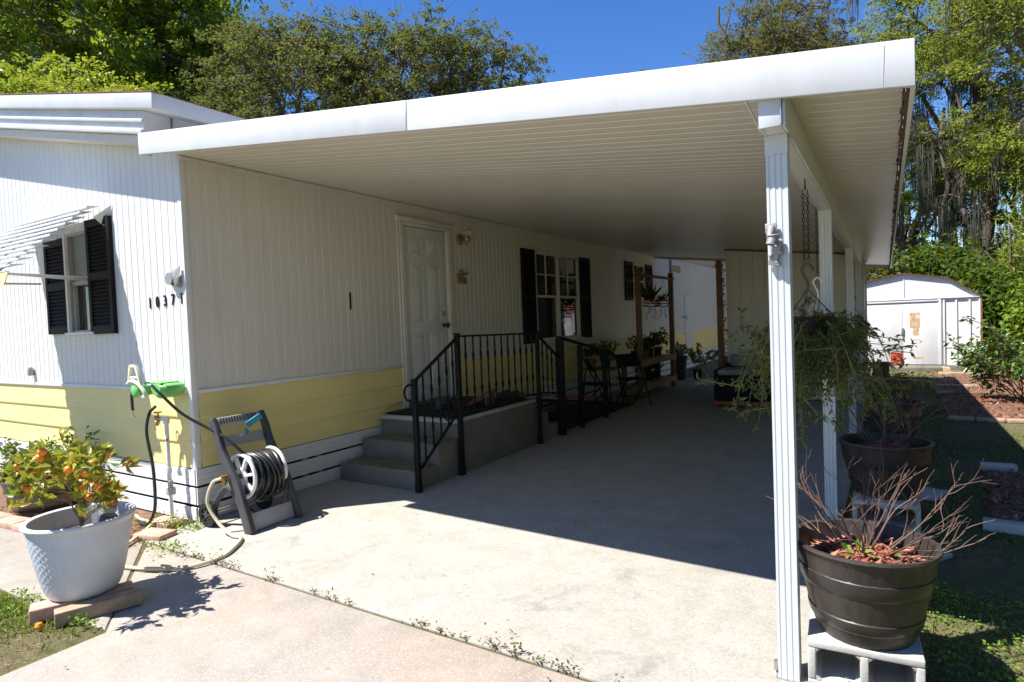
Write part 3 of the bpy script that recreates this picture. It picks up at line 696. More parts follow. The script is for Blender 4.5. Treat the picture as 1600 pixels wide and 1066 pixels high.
# grimy inner lip of the outer gutter, ragged edge
s = MB(); rr = random.Random(3); y = Y0+.03; wprev = .03
while y < Y1-.02:
    e = y+rr.uniform(.008,.04); w = max(.004, min(.02, wprev+rr.uniform(-.016,.016)))
    s.add([(X1-.0165,y,RZ(X1)-.0495),(X1-.0165,e,RZ(X1)-.0495),(X1-.0165,e,RZ(X1)+.0),(X1-.0165,y,RZ(X1)+.0)], [(0,1,2,3)])
    s.add([(X1-.017,y,RZ(X1-.017)-.004),(X1-.017,e,RZ(X1-.017)-.004),(X1-.017-w,e,RZ(X1-.017-w)-.004),(X1-.017-wprev,y,RZ(X1-.017-wprev)-.004)], [(0,1,2,3)])
    if rr.random() < .07:
        yy = y+rr.uniform(0,.03); ww = rr.uniform(.01,.03)+w
        s.add([(X1-.018-w,yy,RZ(X1-w)-.0035),(X1-.018-w,yy+.02,RZ(X1-w)-.0035),(X1-.018-ww,yy+.012,RZ(X1-ww)-.0035)], [(0,1,2)])
    y = e; wprev = w
s.build('gutter_grime', mat['grime'], cp)
s = MB(); slab_x(s, .0, .03, .0, Y1-.02, -.03, -.006); s.build('wall_flashing', mat['siding_old'], cp)
# beam: C channel pair
BZ = RZ(4.4)
s = MB(); s.box(4.353,4.365,-.25,8.40,BZ-.155,BZ+.004); s.box(4.435,4.447,-.25,8.40,BZ-.155,BZ-.008); s.box(4.366,4.434,-.25,8.40,BZ-.155,BZ-.145)
s.box(4.341,4.352,.0,8.40,BZ-.09,BZ-.075); s.box(4.366,4.434,-.235,8.4,BZ-.06,BZ-.05)
s.box(4.30,4.352,-.268,-.24,BZ-.048,BZ-.016); s.box(4.353,4.434,-.262,-.251,BZ-.155,BZ-.03)
s.build('beam', mat['alu'], cp, bevel=.002)
s = MB(); s.bar((4.305,-.27,BZ-.03),(4.365,-.27,BZ-.025),.012); s.bar((4.31,-.275,BZ-.038),(4.35,-.2,BZ-.15),.005); s.bar((4.434,-.27,BZ-.04),(4.434,-.27,BZ-.15),.004); s.build('beam_clip', mat['steel'], cp)
def fpost(z1, w=.08):
    mb = MB(); h = w/2; prof = []
    def side(n=3):
        out = []; seg = w/(2*n+1)
        for i in range(2*n+1):
            d = 0 if i % 2 == 0 else -.0026
            out += [(-h+i*seg+ (.002 if i else 0), h+d), (-h+(i+1)*seg-.002*(i < 2*n), h+d)]
        return out
    base = side()
    for q in range(4):
        c, s_ = math.cos(-q*math.pi/2), math.sin(-q*math.pi/2)
        prof += [(x*c-y*s_, x*s_+y*c) for x, y in base[:-1]]
    mb.poly(prof, 0, z1); return mb
posts = [(4.397,-.10),(4.40,2.16),(4.402,5.52),(4.40,8.36)]
for x, y in posts:
    pz = BZ-.156 if y < 8 else BZ-.02
    o = fpost(pz-.012).build('post', mat['alu'], cp); o.location = (x, y, .012)
    s = MB(); s.box(-.05,.05,-.05,.05,0,.004); s.bar((-.055,0,.012),(-.055,0,.05),.02,.012); b_ = s.build('foot_plate', mat['steel'], o)
    s = MB(); s.box(-.042,.042,-.0435,-.0405,pz-.09,pz-.012); s.build('cap_plate', mat['alu'], o)
# cast flagpole bracket on the first post
bk = empty('flagpole_bracket', (4.387,-.1455,1.80)); bk.parent = cp
s = MB(); s.tube([(0,-.045,.035),(-.008,-.05,.0)], .022, 16, False); s.ring((0,-.047,.036),.022,.004); s.tube([(-.012,-.01,.075),(-.016,-.035,.03)], .015); s.cbox((-.014,-.008,.07),(.044,.012,.04)); s.cbox((.0,-.012,-.03),(.034,.02,.10),(0,.25,0)); s.cbox((.02,-.006,.0),(.02,.012,.05)); s.lathe([(.001,-.03),(.01,-.028),(.012,-.02)], (.012,0,-.075), 12, ax='y')
for dx, dz in ((-.016,-.04),(.022,-.03),(.01,-.068)): s.lathe([(.001,-.032),(.008,-.03),(.009,-.012)], (dx,0,dz), 10, ax='y')
s.build('cast_socket', mat['cast'], bk, bevel=.003)
s = MB(); s.lathe([(.001,-.056),(.014,-.056)], (0,0,.03), 14, ax='y'); s.build('socket_hole', mat['grime'], bk)

# ================================================================== ROOM UNDER THE CARPORT
rm = empty('storage_room', (0,0,0), 0, 'cream ribbed storage room closing the far outer end of the carport', 'shed')
s = MB(); ribs(s, 2.36, 4.36, .03, lambda q: RZ(q)-.006, [], lambda q,o,z: (q,8.40-o,z), pitch=.2, gw=.022, gd=.014); s.build('front_panel', mat['siding_old'], rm)
s = MB(); ribs(s, 8.41, 11.5, .03, lambda q: BZ-.03, [], lambda q,o,z: (4.41+o,q,z), pitch=.2, gw=.022, gd=.014); s.build('outer_panel', mat['siding'], rm)
s = MB(); ribs(s, 8.41, 11.5, .03, lambda q: RZ(2.36)-.006, [], lambda q,o,z: (2.36-o,q,z), pitch=.2, gw=.022, gd=.014); s.build('inner_panel', mat['siding_old'], rm)
s = MB(); s.box(2.36,4.41,11.5,11.52,.03,2.4); s.build('rear_panel', mat['siding_old'], rm)
s = MB(); slab_x(s, 2.35, 4.35, 8.37, 8.397, -.03, -.0065); s.build('grimy_top_trim', mat['grime'], rm)
s = MB()
for y in (9.3,10.1,11.0): s.box(4.412,4.45,y,y+.05,.02,BZ-.03)
s.box(4.412,4.44,9.36,9.99,1.5,2.1)
s.build('outer_batten', mat['alu'], rm, bevel=.004)

# ================================================================== GARDEN SHED
sh = empty('garden_shed', (0,0,0), 0, 'white barn-roofed metal garden shed with rusty doors and a red patch', 'shed')
prof = [(3.66,.11),(6.61,.11),(6.61,1.68),(5.99,2.13),(5.138,2.29),(4.28,2.13),(3.66,1.68)]
s = MB(); y = 14.6
s.add([(x,yy,z) for yy in (y, y+3.2) for x,z in prof], [tuple(range(7)), tuple(range(13,6,-1))] + [(i,(i+1)%7,7+(i+1)%7,7+i) for i in range(7)])
s.build('shell', mat['shedw'], sh)
s = MB()
for x0, x1 in ((3.72,5.10),(5.105,5.80)): s.box(x0,x1,y-.03,y-.002,.12,1.60)
s.build('sliding_door', mat['shedw'], sh, bevel=.004)
s = MB(); s.box(3.66,6.61,y-.045,y-.003,1.665,1.685); s.box(3.66,5.82,y-.05,y-.003,1.605,1.64); s.box(5.80,5.86,y-.04,y-.0025,.12,1.66); s.box(5.90,5.93,y-.03,y-.0025,.12,1.66)
for x in (6.15,6.40,6.58): s.box(x-.014,x+.014,y-.025,y-.0025,.12,1.66)
s.box(5.13,5.147,y-.012,y-.0025,1.69,2.26)
s.build('rib', mat['shedw'], sh, bevel=.003)
s = MB()
for (a,b) in zip(prof[2:], prof[3:]): s.bar((a[0],y-.06,a[1]+.012),(b[0],y-.06,b[1]+.012),.015,.014); 
for (a,b) in zip(prof[2:], prof[3:]):
    s.add([(a[0],y-.05,a[1]+.014),(b[0],y-.05,b[1]+.014),(b[0],y+3.25,b[1]+.014),(a[0],y+3.25,a[1]+.014)], [(0,1,2,3)])
s.box(6.60,6.625,y-.04,y+.02,.12,1.66)
s.build('roof_edge', mat['rust'], sh)
s = MB(); s.box(4.84,5.095,y-.034,y-.0305,.125,.41); s.build('red_patch', mat['redp'], sh)
s = MB(); s.box(5.24,5.44,y-.0335,y-.0305,1.0,1.36); s.box(5.30,5.42,y-.0336,y-.0306,.82,.99); s.box(5.30,5.5,y-.0334,y-.0304,.26,.30); s.box(5.28,5.46,y-.0334,y-.0304,.70,.715)
s.build('rust_stain', M('flaking rust stain', (.55,.36,.18), .8, .4, 14, .3, 60, dirt=.9, dthr=.5, dcol=(.74,.72,.70)), sh)
s = MB(); s.box(5.07,5.12,y-.06,y-.03,.82,1.0); s.box(5.09,5.11,y-.065,y-.03,.72,.8); s.build('latch', mat['steel'], sh, bevel=.004)
s = MB(); s.box(3.62,6.64,14.5,17.9,-.05,.10); s.box(3.7,5.84,14.1,14.499,-.05,.09); s.build('slab_base', mat['step'], sh, bevel=.01)
s = MB(); s.poly([(5.845,14.1),(5.98,14.0),(5.98,14.45),(5.845,14.49)], 0, .08); s.build('edge_timber', mat['woodl'], sh)

# ================================================================== STEPS, RAILING, RAMP
st = empty('entrance_steps', (0,0,0), 0, 'grey concrete entrance steps and landing below the front door', 'steps')
s = MB(); XS = 1.08
s.box(.04,XS,2.08,3.70,.0,.565); s.box(.04,XS-.001,3.70,4.0,0,.37); s.box(.04,XS-.002,4.0,4.3,0,.19)
s.build('landing', mat['step'], st, bevel=.012)
s = MB(); s.box(.075,XS+.004,1.43,1.752,0,.185); s.box(.07,XS+.002,1.752,2.079,0,.372); s.build('step', mat['step'], st, bevel=.012)
s = MB(); s.box(.03,XS+.015,2.055,2.115,.527,.572); s.box(XS-.03,XS+.012,2.1151,3.69,.535,.571); s.build('landing_nosing', mat['block'], st, bevel=.008)
s = MB(); s.box(.10,XS-.06,1.46,1.75,.186,.190); s.box(.10,XS-.05,1.79,2.052,.373,.377); s.build('tread_mat', mat['tread'], st)
s = MB(); rr = random.Random(8)
for q in range(7): x = .14+q*.135; s.box(x,x+.012,1.435,1.47,.150,.192); s.build('tread_strip', mat['woodl'], st); s = MB()
dm = MB()
for i in range(9): dm.add([(.06,2.12+i*.16,.5665),(.99,2.12+i*.16,.5665),(.99,2.12+(i+.9)*.16,.5665),(.06,2.12+(i+.9)*.16,.5665)], [(0,1,2,3)])
dm = MB().box(.06,1.02,2.13,3.60,.5725,.584); tag(dm.build('doormat', mat['mat'], bevel=.003), 'black rubber mat covering the landing in front of the door', 'doormat')

ir = empty('stair_railing', (1.12,1.4,0), 0, 'black wrought iron railing with twisted balusters along the entrance steps', 'railing')
def loc(p): return (p[0]-1.12, p[1]-1.4, p[2])
X = 1.12; PA, PB, PC, PD = (1.40,1.035), (2.07,1.425), (3.70,1.39), (4.30,1.22)
for (y, z), w in ((PA,.045),(PB,.045),(PC,.042)):
    s = MB(); s.box(-w/2,w/2,y-1.4-w/2,y-1.4+w/2,.013,z); s.box(-w/2-.006,w/2+.006,y-1.4-w/2-.006,y-1.4+w/2+.006,z,z+.012); s.box(-w/2-.004,w/2+.004,y-1.4-w/2-.004,y-1.4+w/2+.004,.0135,.10)
    s.build('post', mat['iron'], ir, bevel=.003)
s = MB()
s.bar(loc((X,PA[0],PA[1]-.01)), loc((X,PB[0],PB[1]-.03)), .03, .022); s.bar(loc((X,PB[0],PB[1]-.02)), loc((X,PC[0],PC[1]-.015)), .03, .02)
s.bar(loc((X,PC[0],PC[1]-.03)), loc((X,PD[0],PD[1]-.21)), .03, .022)
s.tube(arc([loc((X,1.37,1.0)), loc((X,1.29,.99)), loc((X,1.26,.93)), loc((X,1.29,.87)), loc((X,1.33,.86)), loc((X,1.335,.80))],6), .011)
s.build('handrail', mat['iron'], ir, bevel=.003)
s = MB(); s.bar(loc((X,1.44,.22)), loc((X,2.05,.66)), .022, .018); s.bar(loc((X,2.09,.655)), loc((X,3.68,.635)), .022, .018); s.bar(loc((X,3.72,.64)), loc((X,4.28,.58)), .022, .018)
s.tube(arc([loc((X,1.98,.62)), loc((X,1.86,.60)), loc((X,1.82,.66)), loc((X,1.84,.75))],6), .008)
s.build('bottom_rail', mat['iron'], ir)
def baluster(y, z0, z1):
    mb = MB(); n = 30; w = .0065; rings = []
    for i in range(n+1):
        t = i/n; z = z0+(z1-z0)*t; tw = 0
        for c in (.27,.73): tw += math.pi*2.0*min(1,max(0,(t-c+.10)/.20))
        ww = w*(1+.9*max(math.exp(-((t-c)/.055)**2) for c in (.27,.73)))
        rings += [(ww*math.sqrt(2)*math.cos(tw+k*math.pi/2+math.pi/4), y+ww*math.sqrt(2)*math.sin(tw+k*math.pi/2+math.pi/4), z) for k in range(4)]
    mb.add(rings, [(i*4+k, i*4+(k+1)%4, i*4+4+(k+1)%4, i*4+4+k) for i in range(n) for k in range(4)])
    o = mb.build('baluster', mat['iron'], ir); return o
for y in (1.52,1.64,1.76,1.88,1.98):
    t = (y-1.4)/.67; baluster(y-1.4, .22+(.44)*(y-1.44)/.61+.0, 1.025+.375*t-.02)
for i in range(11):
    y = 2.07+1.63*(i+1)/12; baluster(y-1.4, .65, 1.40-.03*i/11)
for i in range(4):
    y = 3.70+.6*(i+1)/5; baluster(y-1.4, .63, 1.36-.35*(i+1)/5)

rp = empty('access_ramp', (0,4.3,0), 0, 'dark timber ramp with plain black rails leading off the far end of the landing', 'ramp')
s = MB(); s.add([(.12,-.25,.52),(1.0,-.25,.52),(1.0,3.1,.015),(.12,3.1,.015),(.12,-.25,.47),(1.0,-.25,.47),(1.0,3.1,.012),(.12,3.1,.012)], [(0,1,2,3),(4,5,6,7),(0,1,5,4),(1,2,6,5),(2,3,7,6),(3,0,4,7)])
s.build('ramp_deck', mat['mat'], rp)
s = MB(); s.bar((1.02,-.02,.53),(1.02,1.2,.34),.03,.05); s.bar((.98,-.1,.545),(.2,-.1,.545),.10,.03); s.build('edge_board', mat['redwood'], rp)
s = MB(); s.add([(1.02,0.02,.02),(1.02,3.0,.015),(1.02,0.02,.42)], [(0,1,2)]); s.build('side_skirt', mat['mat'], rp)
for y, w, z in ((0,.085,1.29),(.60,.06,1.16),(1.47,.06,1.03)):
    s = MB(); s.box(1.12-w/2,1.12+w/2,y-w/2,y+w/2,.013,z); s.build('post', mat['iron'], rp, bevel=.004)
s = MB(); s.bar((1.12,-.02,1.30),(1.12,1.72,.985),.06,.03); s.tube(arc([(1.12,1.70,.98),(1.12,1.80,.95),(1.12,1.82,.88)],5),.016); s.build('handrail', mat['iron'], rp)

# things lying on the landing
tr_ = empty('slatted_wooden_trug', (.78,2.95,.585), .3, 'red brown slatted wooden crate tipped on the landing mat', 'crate')
s = MB()
for i in range(5): s.cbox((-.10+i*.055,0,.05+.028*i),(.035,.34,.014),(0,-.45,0))
s.build('slat', mat['redwood'], tr_)
s = MB(); s.cbox((0,.15,.08),(.30,.018,.035),(0,-.45,0)); s.cbox((0,-.15,.08),(.30,.018,.035),(0,-.45,0)); s.cbox((.1,0,.05),(.02,.3,.12)); s.build('frame', mat['wood'], tr_)
def shoe(x, y, rz, lab, z=.584):
    t = empty('shoe', (x,y,z), rz, lab, 'shoe', 'black shoes on the landing')
    s = MB(); n = 12; vs = []
    for i in range(n+1):
        u = i/n; yy = -.14+.28*u; w = .038+.012*math.sin(u*math.pi*1.1); h = .085*(1-u)**.6+.03
        for k in range(9):
            a = math.pi*k/8; vs.append((w*math.cos(a), yy, .012+h*math.sin(a)**.7 if k not in (0,8) else .012))
    s.add(vs, [(i*9+k,i*9+k+1,i*9+10+k,i*9+9+k) for i in range(n) for k in range(8)] + [tuple(range(9)), tuple(range(n*9,n*9+9))])
    s.build('upper', mat['plastic'], t, True)
    s = MB(); s.box(-.045,.045,-.145,.145,0,.016); s.build('sole', mat['iron'], t, bevel=.006)
shoe(.52,2.55,.4,'black shoe on the landing mat nearest the door')
shoe(.64,2.62,.9,'black shoe lying between the door and the red brown crate')
shoe(.86,3.42,1.4,'black shoe at the far edge of the landing beyond the crate')
shoe(.72,3.52,1.0,'black shoe at the far house side corner of the landing')

# ================================================================== HOSE REEL CART
rc = empty('hose_reel_cart', (.4,.2,.012), 0, 'grey plastic hose reel cart with coiled black hose leaning near the house corner', 'hose reel')
def rail(y):
    c = [(.66,0),(.60,.16),(.53,.32),(.44,.46),(.36,.60),(.31,.74),(.25,.85)]
    pts = arc([(x-.4,0,z) for x,z in c], 6); mb = MB(); n = len(pts); vs = []
    for i, p in enumerate(pts):
        d = (pts[min(i+1,n-1)]-pts[max(i-1,0)]).normalized(); nr = Vector((d.z,0,-d.x)); t = i/(n-1)
        w = .045-.020*t + .012*math.exp(-((t-.45)/.2)**2)
        for sx, sy in ((1,-1),(1,1),(-1,1),(-1,-1)): vs.append(p+nr*w*sx+Vector((0,y-.2+sy*.022,0)))
    mb.add(vs, [(i*4+k,i*4+(k+1)%4,i*4+4+(k+1)%4,i*4+4+k) for i in range(n-1) for k in range(4)]+[(0,1,2,3),(4*n-4,4*n-3,4*n-2,4*n-1)])
    return mb
for y in (.0,.43): rail(y).build('side_frame', mat['greyp'], rc, bevel=.008)
s = MB(); s.cbox((.22,.015,.07),(.03,.40,.13),(0,-.28,0)); s.build('base_panel', mat['lgrey'], rc, bevel=.006); s = MB(); s.cbox((-.10,.015,.66),(.022,.39,.085),(0,-.35,0)); s.build('cross_panel', mat['lgrey'], rc, bevel=.006); s = MB(); s.cbox((-.145,.015,.815),(.03,.40,.07),(0,-.35,0))
s.build('grip', mat['lgrey'], rc, bevel=.006)
s = MB()
for i in range(14): s.cbox((-.132,-.14+i*.024,.824),(.01,.008,.045),(0,-.35,0))
s.build('grip_ribs', mat['greyp'], rc)
s = MB()
for ysn in (-.2, .235): s = MB(); s.tube(arc([(.16,ysn+.0,.20),(.02,ysn-.0,.33),(-.13,ysn,.22),(-.2,ysn,.10)],6), .024); s.build('rear_strut', mat['greyp'], rc, True)
for y in (-.235,.265):
    w = empty('wheel', (-.215,y,.10)); w.parent = rc
    s = MB(); s.lathe([(.055,-.025),(.09,-.027),(.102,-.015),(.102,.015),(.09,.027),(.055,.025)], (0,0,0), 28, ax='y', close=True); s.build('tyre', mat['plastic'], w, True)
    s = MB(); s.lathe([(.001,-.02),(.022,-.022),(.026,-.012),(.056,-.012),(.056,.012),(.001,.014)], (0,0,0), 24, ax='y')
    for k in range(6): a = k*math.pi/3; s.bar((math.cos(a)*.02,-.017,math.sin(a)*.02),(math.cos(a)*.054,-.017,math.sin(a)*.054),.008,.012,up=(0,1,0))
    s.build('rim', mat['greyp'], w, True)
s = MB(); s.tube([(-.215,-.23,.10),(-.215,.26,.10)], .014); s.build('axle', mat['steel'], rc, True)
for y, sg in ((-.115,-1),(.165,1)):
    s = MB(); s.ring((.06,y,.40),.168,.015,'y',36); s.ring((.06,y,.40),.055,.013,'y',24)
    for k in range(7): a = k*2*math.pi/7+.2; s.bar((.06+math.cos(a)*.05,y,.40+math.sin(a)*.05),(.06+math.cos(a)*.15,y,.40+math.sin(a)*.15),.02,.028,up=(0,1,0))
    s.lathe([(.001,-.01),(.05,-.008),(.05,.008),(.001,.01)], (.06,y,.40), 20, ax='y')
    s.build('drum_flange', mat['whitep'], rc, True)
s = MB(); s.lathe([(.001,-.09),(.07,-.09),(.07,.14),(.001,.14)], (.06,0,.40), 20, ax='y')
s.tube([(.06,-.2,.40),(.06,.235,.40)], .02); s.build('drum_core', mat['plastic'], rc, True)
s = MB(); rr = random.Random(5); pts = []
for lay in range(3):
    nt_ = 10; R0 = .098+lay*.026
    for i in range(nt_*24):
        a = i/24*2*math.pi; u = i/(nt_*24); yy = -.095+.24*(u if lay % 2 == 0 else 1-u)
        rr_ = R0+.008*math.sin(i*.37+lay)+.006*math.sin(i*.11); pts.append((.06+rr_*math.cos(a), yy+.006*math.sin(a*.5+lay), .40+rr_*math.sin(a)*1.06-.006*lay))
s.tube(pts, .0115, 7)
for j in range(5):   # loose sagging loops
    y = -.06+j*.045; q = [(.06+(.168+.01*j)*math.cos(a), y+.02*math.sin(a*2+j), .39+(.168+.05*(math.sin(a)<0)*(.4+.3*(j%3)))*math.sin(a)) for a in [k*math.pi/9 for k in range(19)]]
    s.tube(arc(q,3), .0115, 7)
s.tube(arc([(.06,.13,.56),(.14,.16,.52),(.22,.17,.33),(.20,.12,.12),(.08,.02,.06),(-.02,-.06,.16),(.02,-.1,.3)],8), .0115, 8)
s.build('coiled_hose', mat['hose'], rc, True)
s = MB(); s.tube([(.06,.17,.40),(.03,.21,.42)], .02); s.bar((-.10,.06,.76),(-.04,.16,.83),.022,.05); s.tube([(-.1,.05,.74),(-.08,.06,.70)], .012); s.build('crank', mat['blue'], rc, bevel=.005)
s = MB(); s.tube([(.05,-.235,.42),(.05,-.27,.42)], .02, 10); s.tube([(.05,-.26,.42),(.05,-.262,.36)], .016, 10); s.ring((.05,-.272,.42),.018,.006,'y'); s.build('hose_inlet', mat['brass'], rc, True)

# hoses
s = MB(); s.tube(arc([(.45,-.075,.43),(.40,-.12,.40),(.37,-.15,.26),(.45,-.13,.12),(.60,-.12,.035),(.72,-.12,.03),(.86,-.28,.03),(.92,-.42,.024),(.86,-.62,.024),(.62,-.76,.024),(.40,-.80,.024),(.16,-.70,.024),(.0,-.52,.03),(-.16,-.32,.04),(-.30,-.22,.03),(-.50,-.20,.025),(-.66,-.16,.025)],8), .0125, 8)
tag(s.build('garden_hose', mat['hosec'], None, True), 'cream garden hose looping over the concrete from the reel towards the tap', 'hose')
s = MB(); s.tube(arc([(-.33,-.12,.955),(-.30,-.19,.90),(-.31,-.21,.75),(-.27,-.20,.5),(-.22,-.22,.30),(-.20,-.24,.16),(-.24,-.26,.06),(-.34,-.26,.02),(-.50,-.22,.018)],8), .0125, 8)
tag(s.build('tap_hose', mat['hose'], None, True), 'thick black hose dropping from the brass tap to the ground', 'hose')
s = MB(); s.tube(arc([(-.08,-.27,1.15),(.0,-.25,1.08),(.10,-.15,.92),(.24,-.04,.80),(.38,.02,.72),(.46,.06,.64),(.50,.10,.58)],8), .0115, 8)
tag(s.build('slack_hose', mat['hose'], None, True), 'black hose stretched from the green hose hanger down to the reel cart', 'hose')

hh = empty('hose_hanger', (-.22,-.02,1.12), 0, 'green and cream plastic hose hanger mounted on the white front wall', 'hose hanger')
s = MB(); s.lathe([(.001,0),(.085,0),(.095,-.05),(.095,-.15),(.06,-.18),(.001,-.18)], (.06,0,.0), 24, ax='y'); s.v = [(x*1.05, y, z*.95 if z < 0 else z*.42) for x,y,z in s.v]
s.build('saddle', mat['greenp'], hh, True)
s = MB(); s.v = []; s.f = []
s.cbox((.0,-.10,.035),(.25,.15,.014)); s.cbox((-.09,-.20,-.02),(.15,.06,.075)); s.lathe([(.001,-.16),(.05,-.17),(.055,-.25),(.03,-.26)], (-.12,.0,-.02), 16, ax='y'); s.build('tray', mat['greenp'], hh, bevel=.01)
s = MB(); W_ = [(-.225,-.235,.02),(-.185,-.235,.175),(-.105,-.235,.175),(-.03,-.24,.02)]
for a, b in zip(W_, W_[1:]): s.bar(a, b, .022, .022)
s.bar((-.20,-.235,.085),(-.065,-.235,.085),.018,.018); s.tube(arc([(-.235,-.24,.03),(-.15,-.25,.055),(-.06,-.25,.035),(.0,-.24,-.02),(.01,-.23,-.06),(-.03,-.23,-.07)],6), .016)
s.build('cream_bracket', mat['creamp'], hh, bevel=.004)
s = MB(); s.tube(arc([(-.20,-.22,-.01),(-.225,-.22,-.07),(-.225,-.22,-.15),(-.22,-.22,-.19)],6), .0125); s.build('short_hose', mat['hose'], hh, True)
s = MB(); s.tube([(-.22,-.22,-.185),(-.222,-.22,-.225)], .015); s.bar((-.25,-.22,-.235),(-.19,-.22,-.235),.012); s.build('nozzle', mat['steel'], hh, True)

# ================================================================== PLANTERS
def mulch(name, parent, R, z, n, seed, m=None, size=.05, c=(0,0)):
    rng = np.random.default_rng(seed); a = rng.uniform(0, 2*math.pi, n); r = R*np.sqrt(rng.random(n))
    C = np.stack([c[0]+r*np.cos(a), c[1]+r*np.sin(a), z+rng.uniform(0,.02,n)+.025*(1-(r/R)**2)], 1)
    D = rng.normal(size=(n,3)); D[:,2] *= .22
    o = leaves(name, C, size, m or mat['chip'], parent, seed, .28, .1, .8, D*2, folded=True)
    md = o.modifiers.new('t','SOLIDIFY'); md.thickness = .004; return o
def barrel(name, label, loc_, R=.265, H=.375, seed=1, rz=0, m='barrel', mb_='barrelb', mulch_m=True, group=None, fill=.80):
    t = empty(name, loc_, rz, label, 'planter', group)
    Rb = R*.66
    def rad(z): u = z/H; return Rb+(R-Rb)*(u**.8)*.98
    wob = lambda a, z: 1-.010*(abs(math.sin(a*9)) < .10)
    s = MB(); n = 108
    prof = [(0.001,0),(rad(0)*.97,0),(rad(0),.008)] + [(rad(H*i/10), H*i/10) for i in range(1,10)] + [(rad(H)*1.0,H-.012),(rad(H)*1.03,H-.006),(rad(H)*1.02,H+.004),(rad(H)*.95,H+.002),(rad(H*.9)*.92,H*.85),(rad(H*.6)*.94,H*.55),(0.001,H*.55)]
    s.lathe(prof, (0,0,0), n, wob); s.build('barrel_body', mat[m], t, True)
    for z0, z1 in ((H*.56,H*.76),(H*.15,H*.31)):
        s = MB(); q = [(rad(z0)-.004,z0),(rad(z0)+.003,z0+.006)]+[(rad(z0+(z1-z0)*i/4)+.006,z0+(z1-z0)*i/4) for i in range(1,4)]+[(rad(z1)+.003,z1-.006),(rad(z1)-.004,z1)]
        s.lathe(q, (0,0,0), 64); s.build('hoop', mat[mb_], t, True)
    s = MB(); s.lathe([(.001,H*fill+.01),(rad(H*fill)*.7,H*fill+.005),(rad(H*fill)*.93,H*fill-.01)], (0,0,0), 32); s.build('soil', mat['soil'], t, True)
    if mulch_m: mulch('mulch', t, rad(H*fill)*.76, H*fill, 480, seed, size=.055)
    return t
def bare_shrub(parent, z, seed, n=8, ln=.24, r=.006, depth=3, spread=.5, lean=None):
    rnd = random.Random(seed); s = MB()
    for i in range(n):
        a = 2*math.pi*i/n+rnd.uniform(-.4,.4); e = rnd.uniform(.55,1.3)
        d = Vector((math.cos(a)*rnd.uniform(.4,1), math.sin(a)*rnd.uniform(.4,1), e))
        if lean: d += Vector(lean)
        twigs(s, (math.cos(a)*.03, math.sin(a)*.03, z), d, ln*rnd.uniform(.8,1.3), r*rnd.uniform(.7,1.2), depth, rnd, None, spread)
    return s.build('bare_twigs', mat['twig'], parent, True)
def cinder(loc_, rz, label, group='cinder blocks under the barrel planters'):
    t = empty('cinder_block', loc_, rz, label, 'cinder block', group)
    s = MB(); w, d, h = .40, .30, .19; o = .03; xs = [-w/2, -w/2+o, -o/2, o/2, w/2-o, w/2]
    for k in (0,2,4): s.box(xs[k]+(0 if k == 0 else 0),xs[k+1],-d/2,d/2,o,h-o)
    s.box(-w/2,w/2,-d/2,d/2,0,o-.0005); s.box(-w/2,w/2,-d/2,d/2,h-o+.0005,h)
    for x0, x1, sx, sz in ((xs[1],xs[2],1,1),(xs[3],xs[4],1,1)):
        for (px, dx) in ((x0,1),(x1,-1)):
            for (pz, dz) in ((o,1),(h-o,-1)):
                s.add([(px,-d/2,pz),(px+dx*.02,-d/2,pz),(px,-d/2,pz+dz*.02),(px,d/2,pz),(px+dx*.02,d/2,pz),(px,d/2,pz+dz*.02)], [(0,1,2),(3,4,5),(1,2,5,4)])
    s.build('block_body', mat['block'], t, bevel=.005)
    return t
cinder((4.66,.02,.012), .06, 'cinder block under the sunlit barrel planter beside the nearest post')
b1 = barrel('barrel_planter', 'sunlit dark barrel planter with red mulch and bare twigs on a cinder block', (4.668,.05,.202), group='barrel planters outside the posts', seed=3)
bare_shrub(b1, .29, 11, 8, .25, .0048, 3, .33)
s = MB(); rnd = random.Random(2)
for d in ((1,.1,.42),(-.9,-.2,.45),(.9,.5,.9),(-.7,.3,1.2),(.25,.2,1.6),(.8,-.1,.55)): twigs(s, (.0,0,.29), d, .25, .0052, 2, rnd, None, .3)
s.build('long_twig', mat['twig'], b1, True)
leaves('green_shoot', np.random.default_rng(1).normal(size=(60,3))*[.05,.04,.015]+[-.01,-.05,.33], .035, mat['clover'], b1, 1, .6)
cinder((4.74,2.14,.012), .0, 'cinder block under the second barrel planter in the shade')
b2 = barrel('barrel_planter', 'second barrel planter from the camera, in deep shade with tall bare twigs', (4.74,2.26,.202), R=.29, group='barrel planters outside the posts', seed=4)
bare_shrub(b2, .29, 21, 11, .27, .0055, 3, .45)
cinder((4.80,4.42,.003), .05, 'cinder block under the third barrel planter in the shade')
b3 = barrel('barrel_planter', 'third barrel planter in the row, shaded, holding thin bare twigs', (4.80,4.5,.193), R=.27, group='barrel planters outside the posts', seed=5)
bare_shrub(b3, .29, 31, 9, .23, .005, 3, .5)
cinder((4.78,6.7,.003), -.05, 'cinder block under the fourth barrel planter in the shade')
b4 = barrel('barrel_planter', 'farthest barrel planter in the row, with a low tuft of twigs', (4.76,6.75,.193), R=.28, group='barrel planters outside the posts', seed=6)
bare_shrub(b4, .29, 41, 8, .15, .004, 2, .5)
np_ = empty('nursery_pot', (4.68,8.35,.003), 0, 'small black nursery pot on a stack behind the farthest barrel planter', 'plant pot')
s = MB(); s.lathe([(.001,.40),(.10,.40),(.125,.64),(.135,.64),(.135,.66),(.115,.66),(.11,.62),(.001,.61)], (0,0,0), 28); s.build('pot_wall', mat['plastic'], np_, True)
s = MB(); s.box(-.18,.18,-.18,.18,0,.20); s.box(-.16,.16,-.17,.17,.201,.40); s.build('stacked_base', mat['block'], np_, bevel=.01)
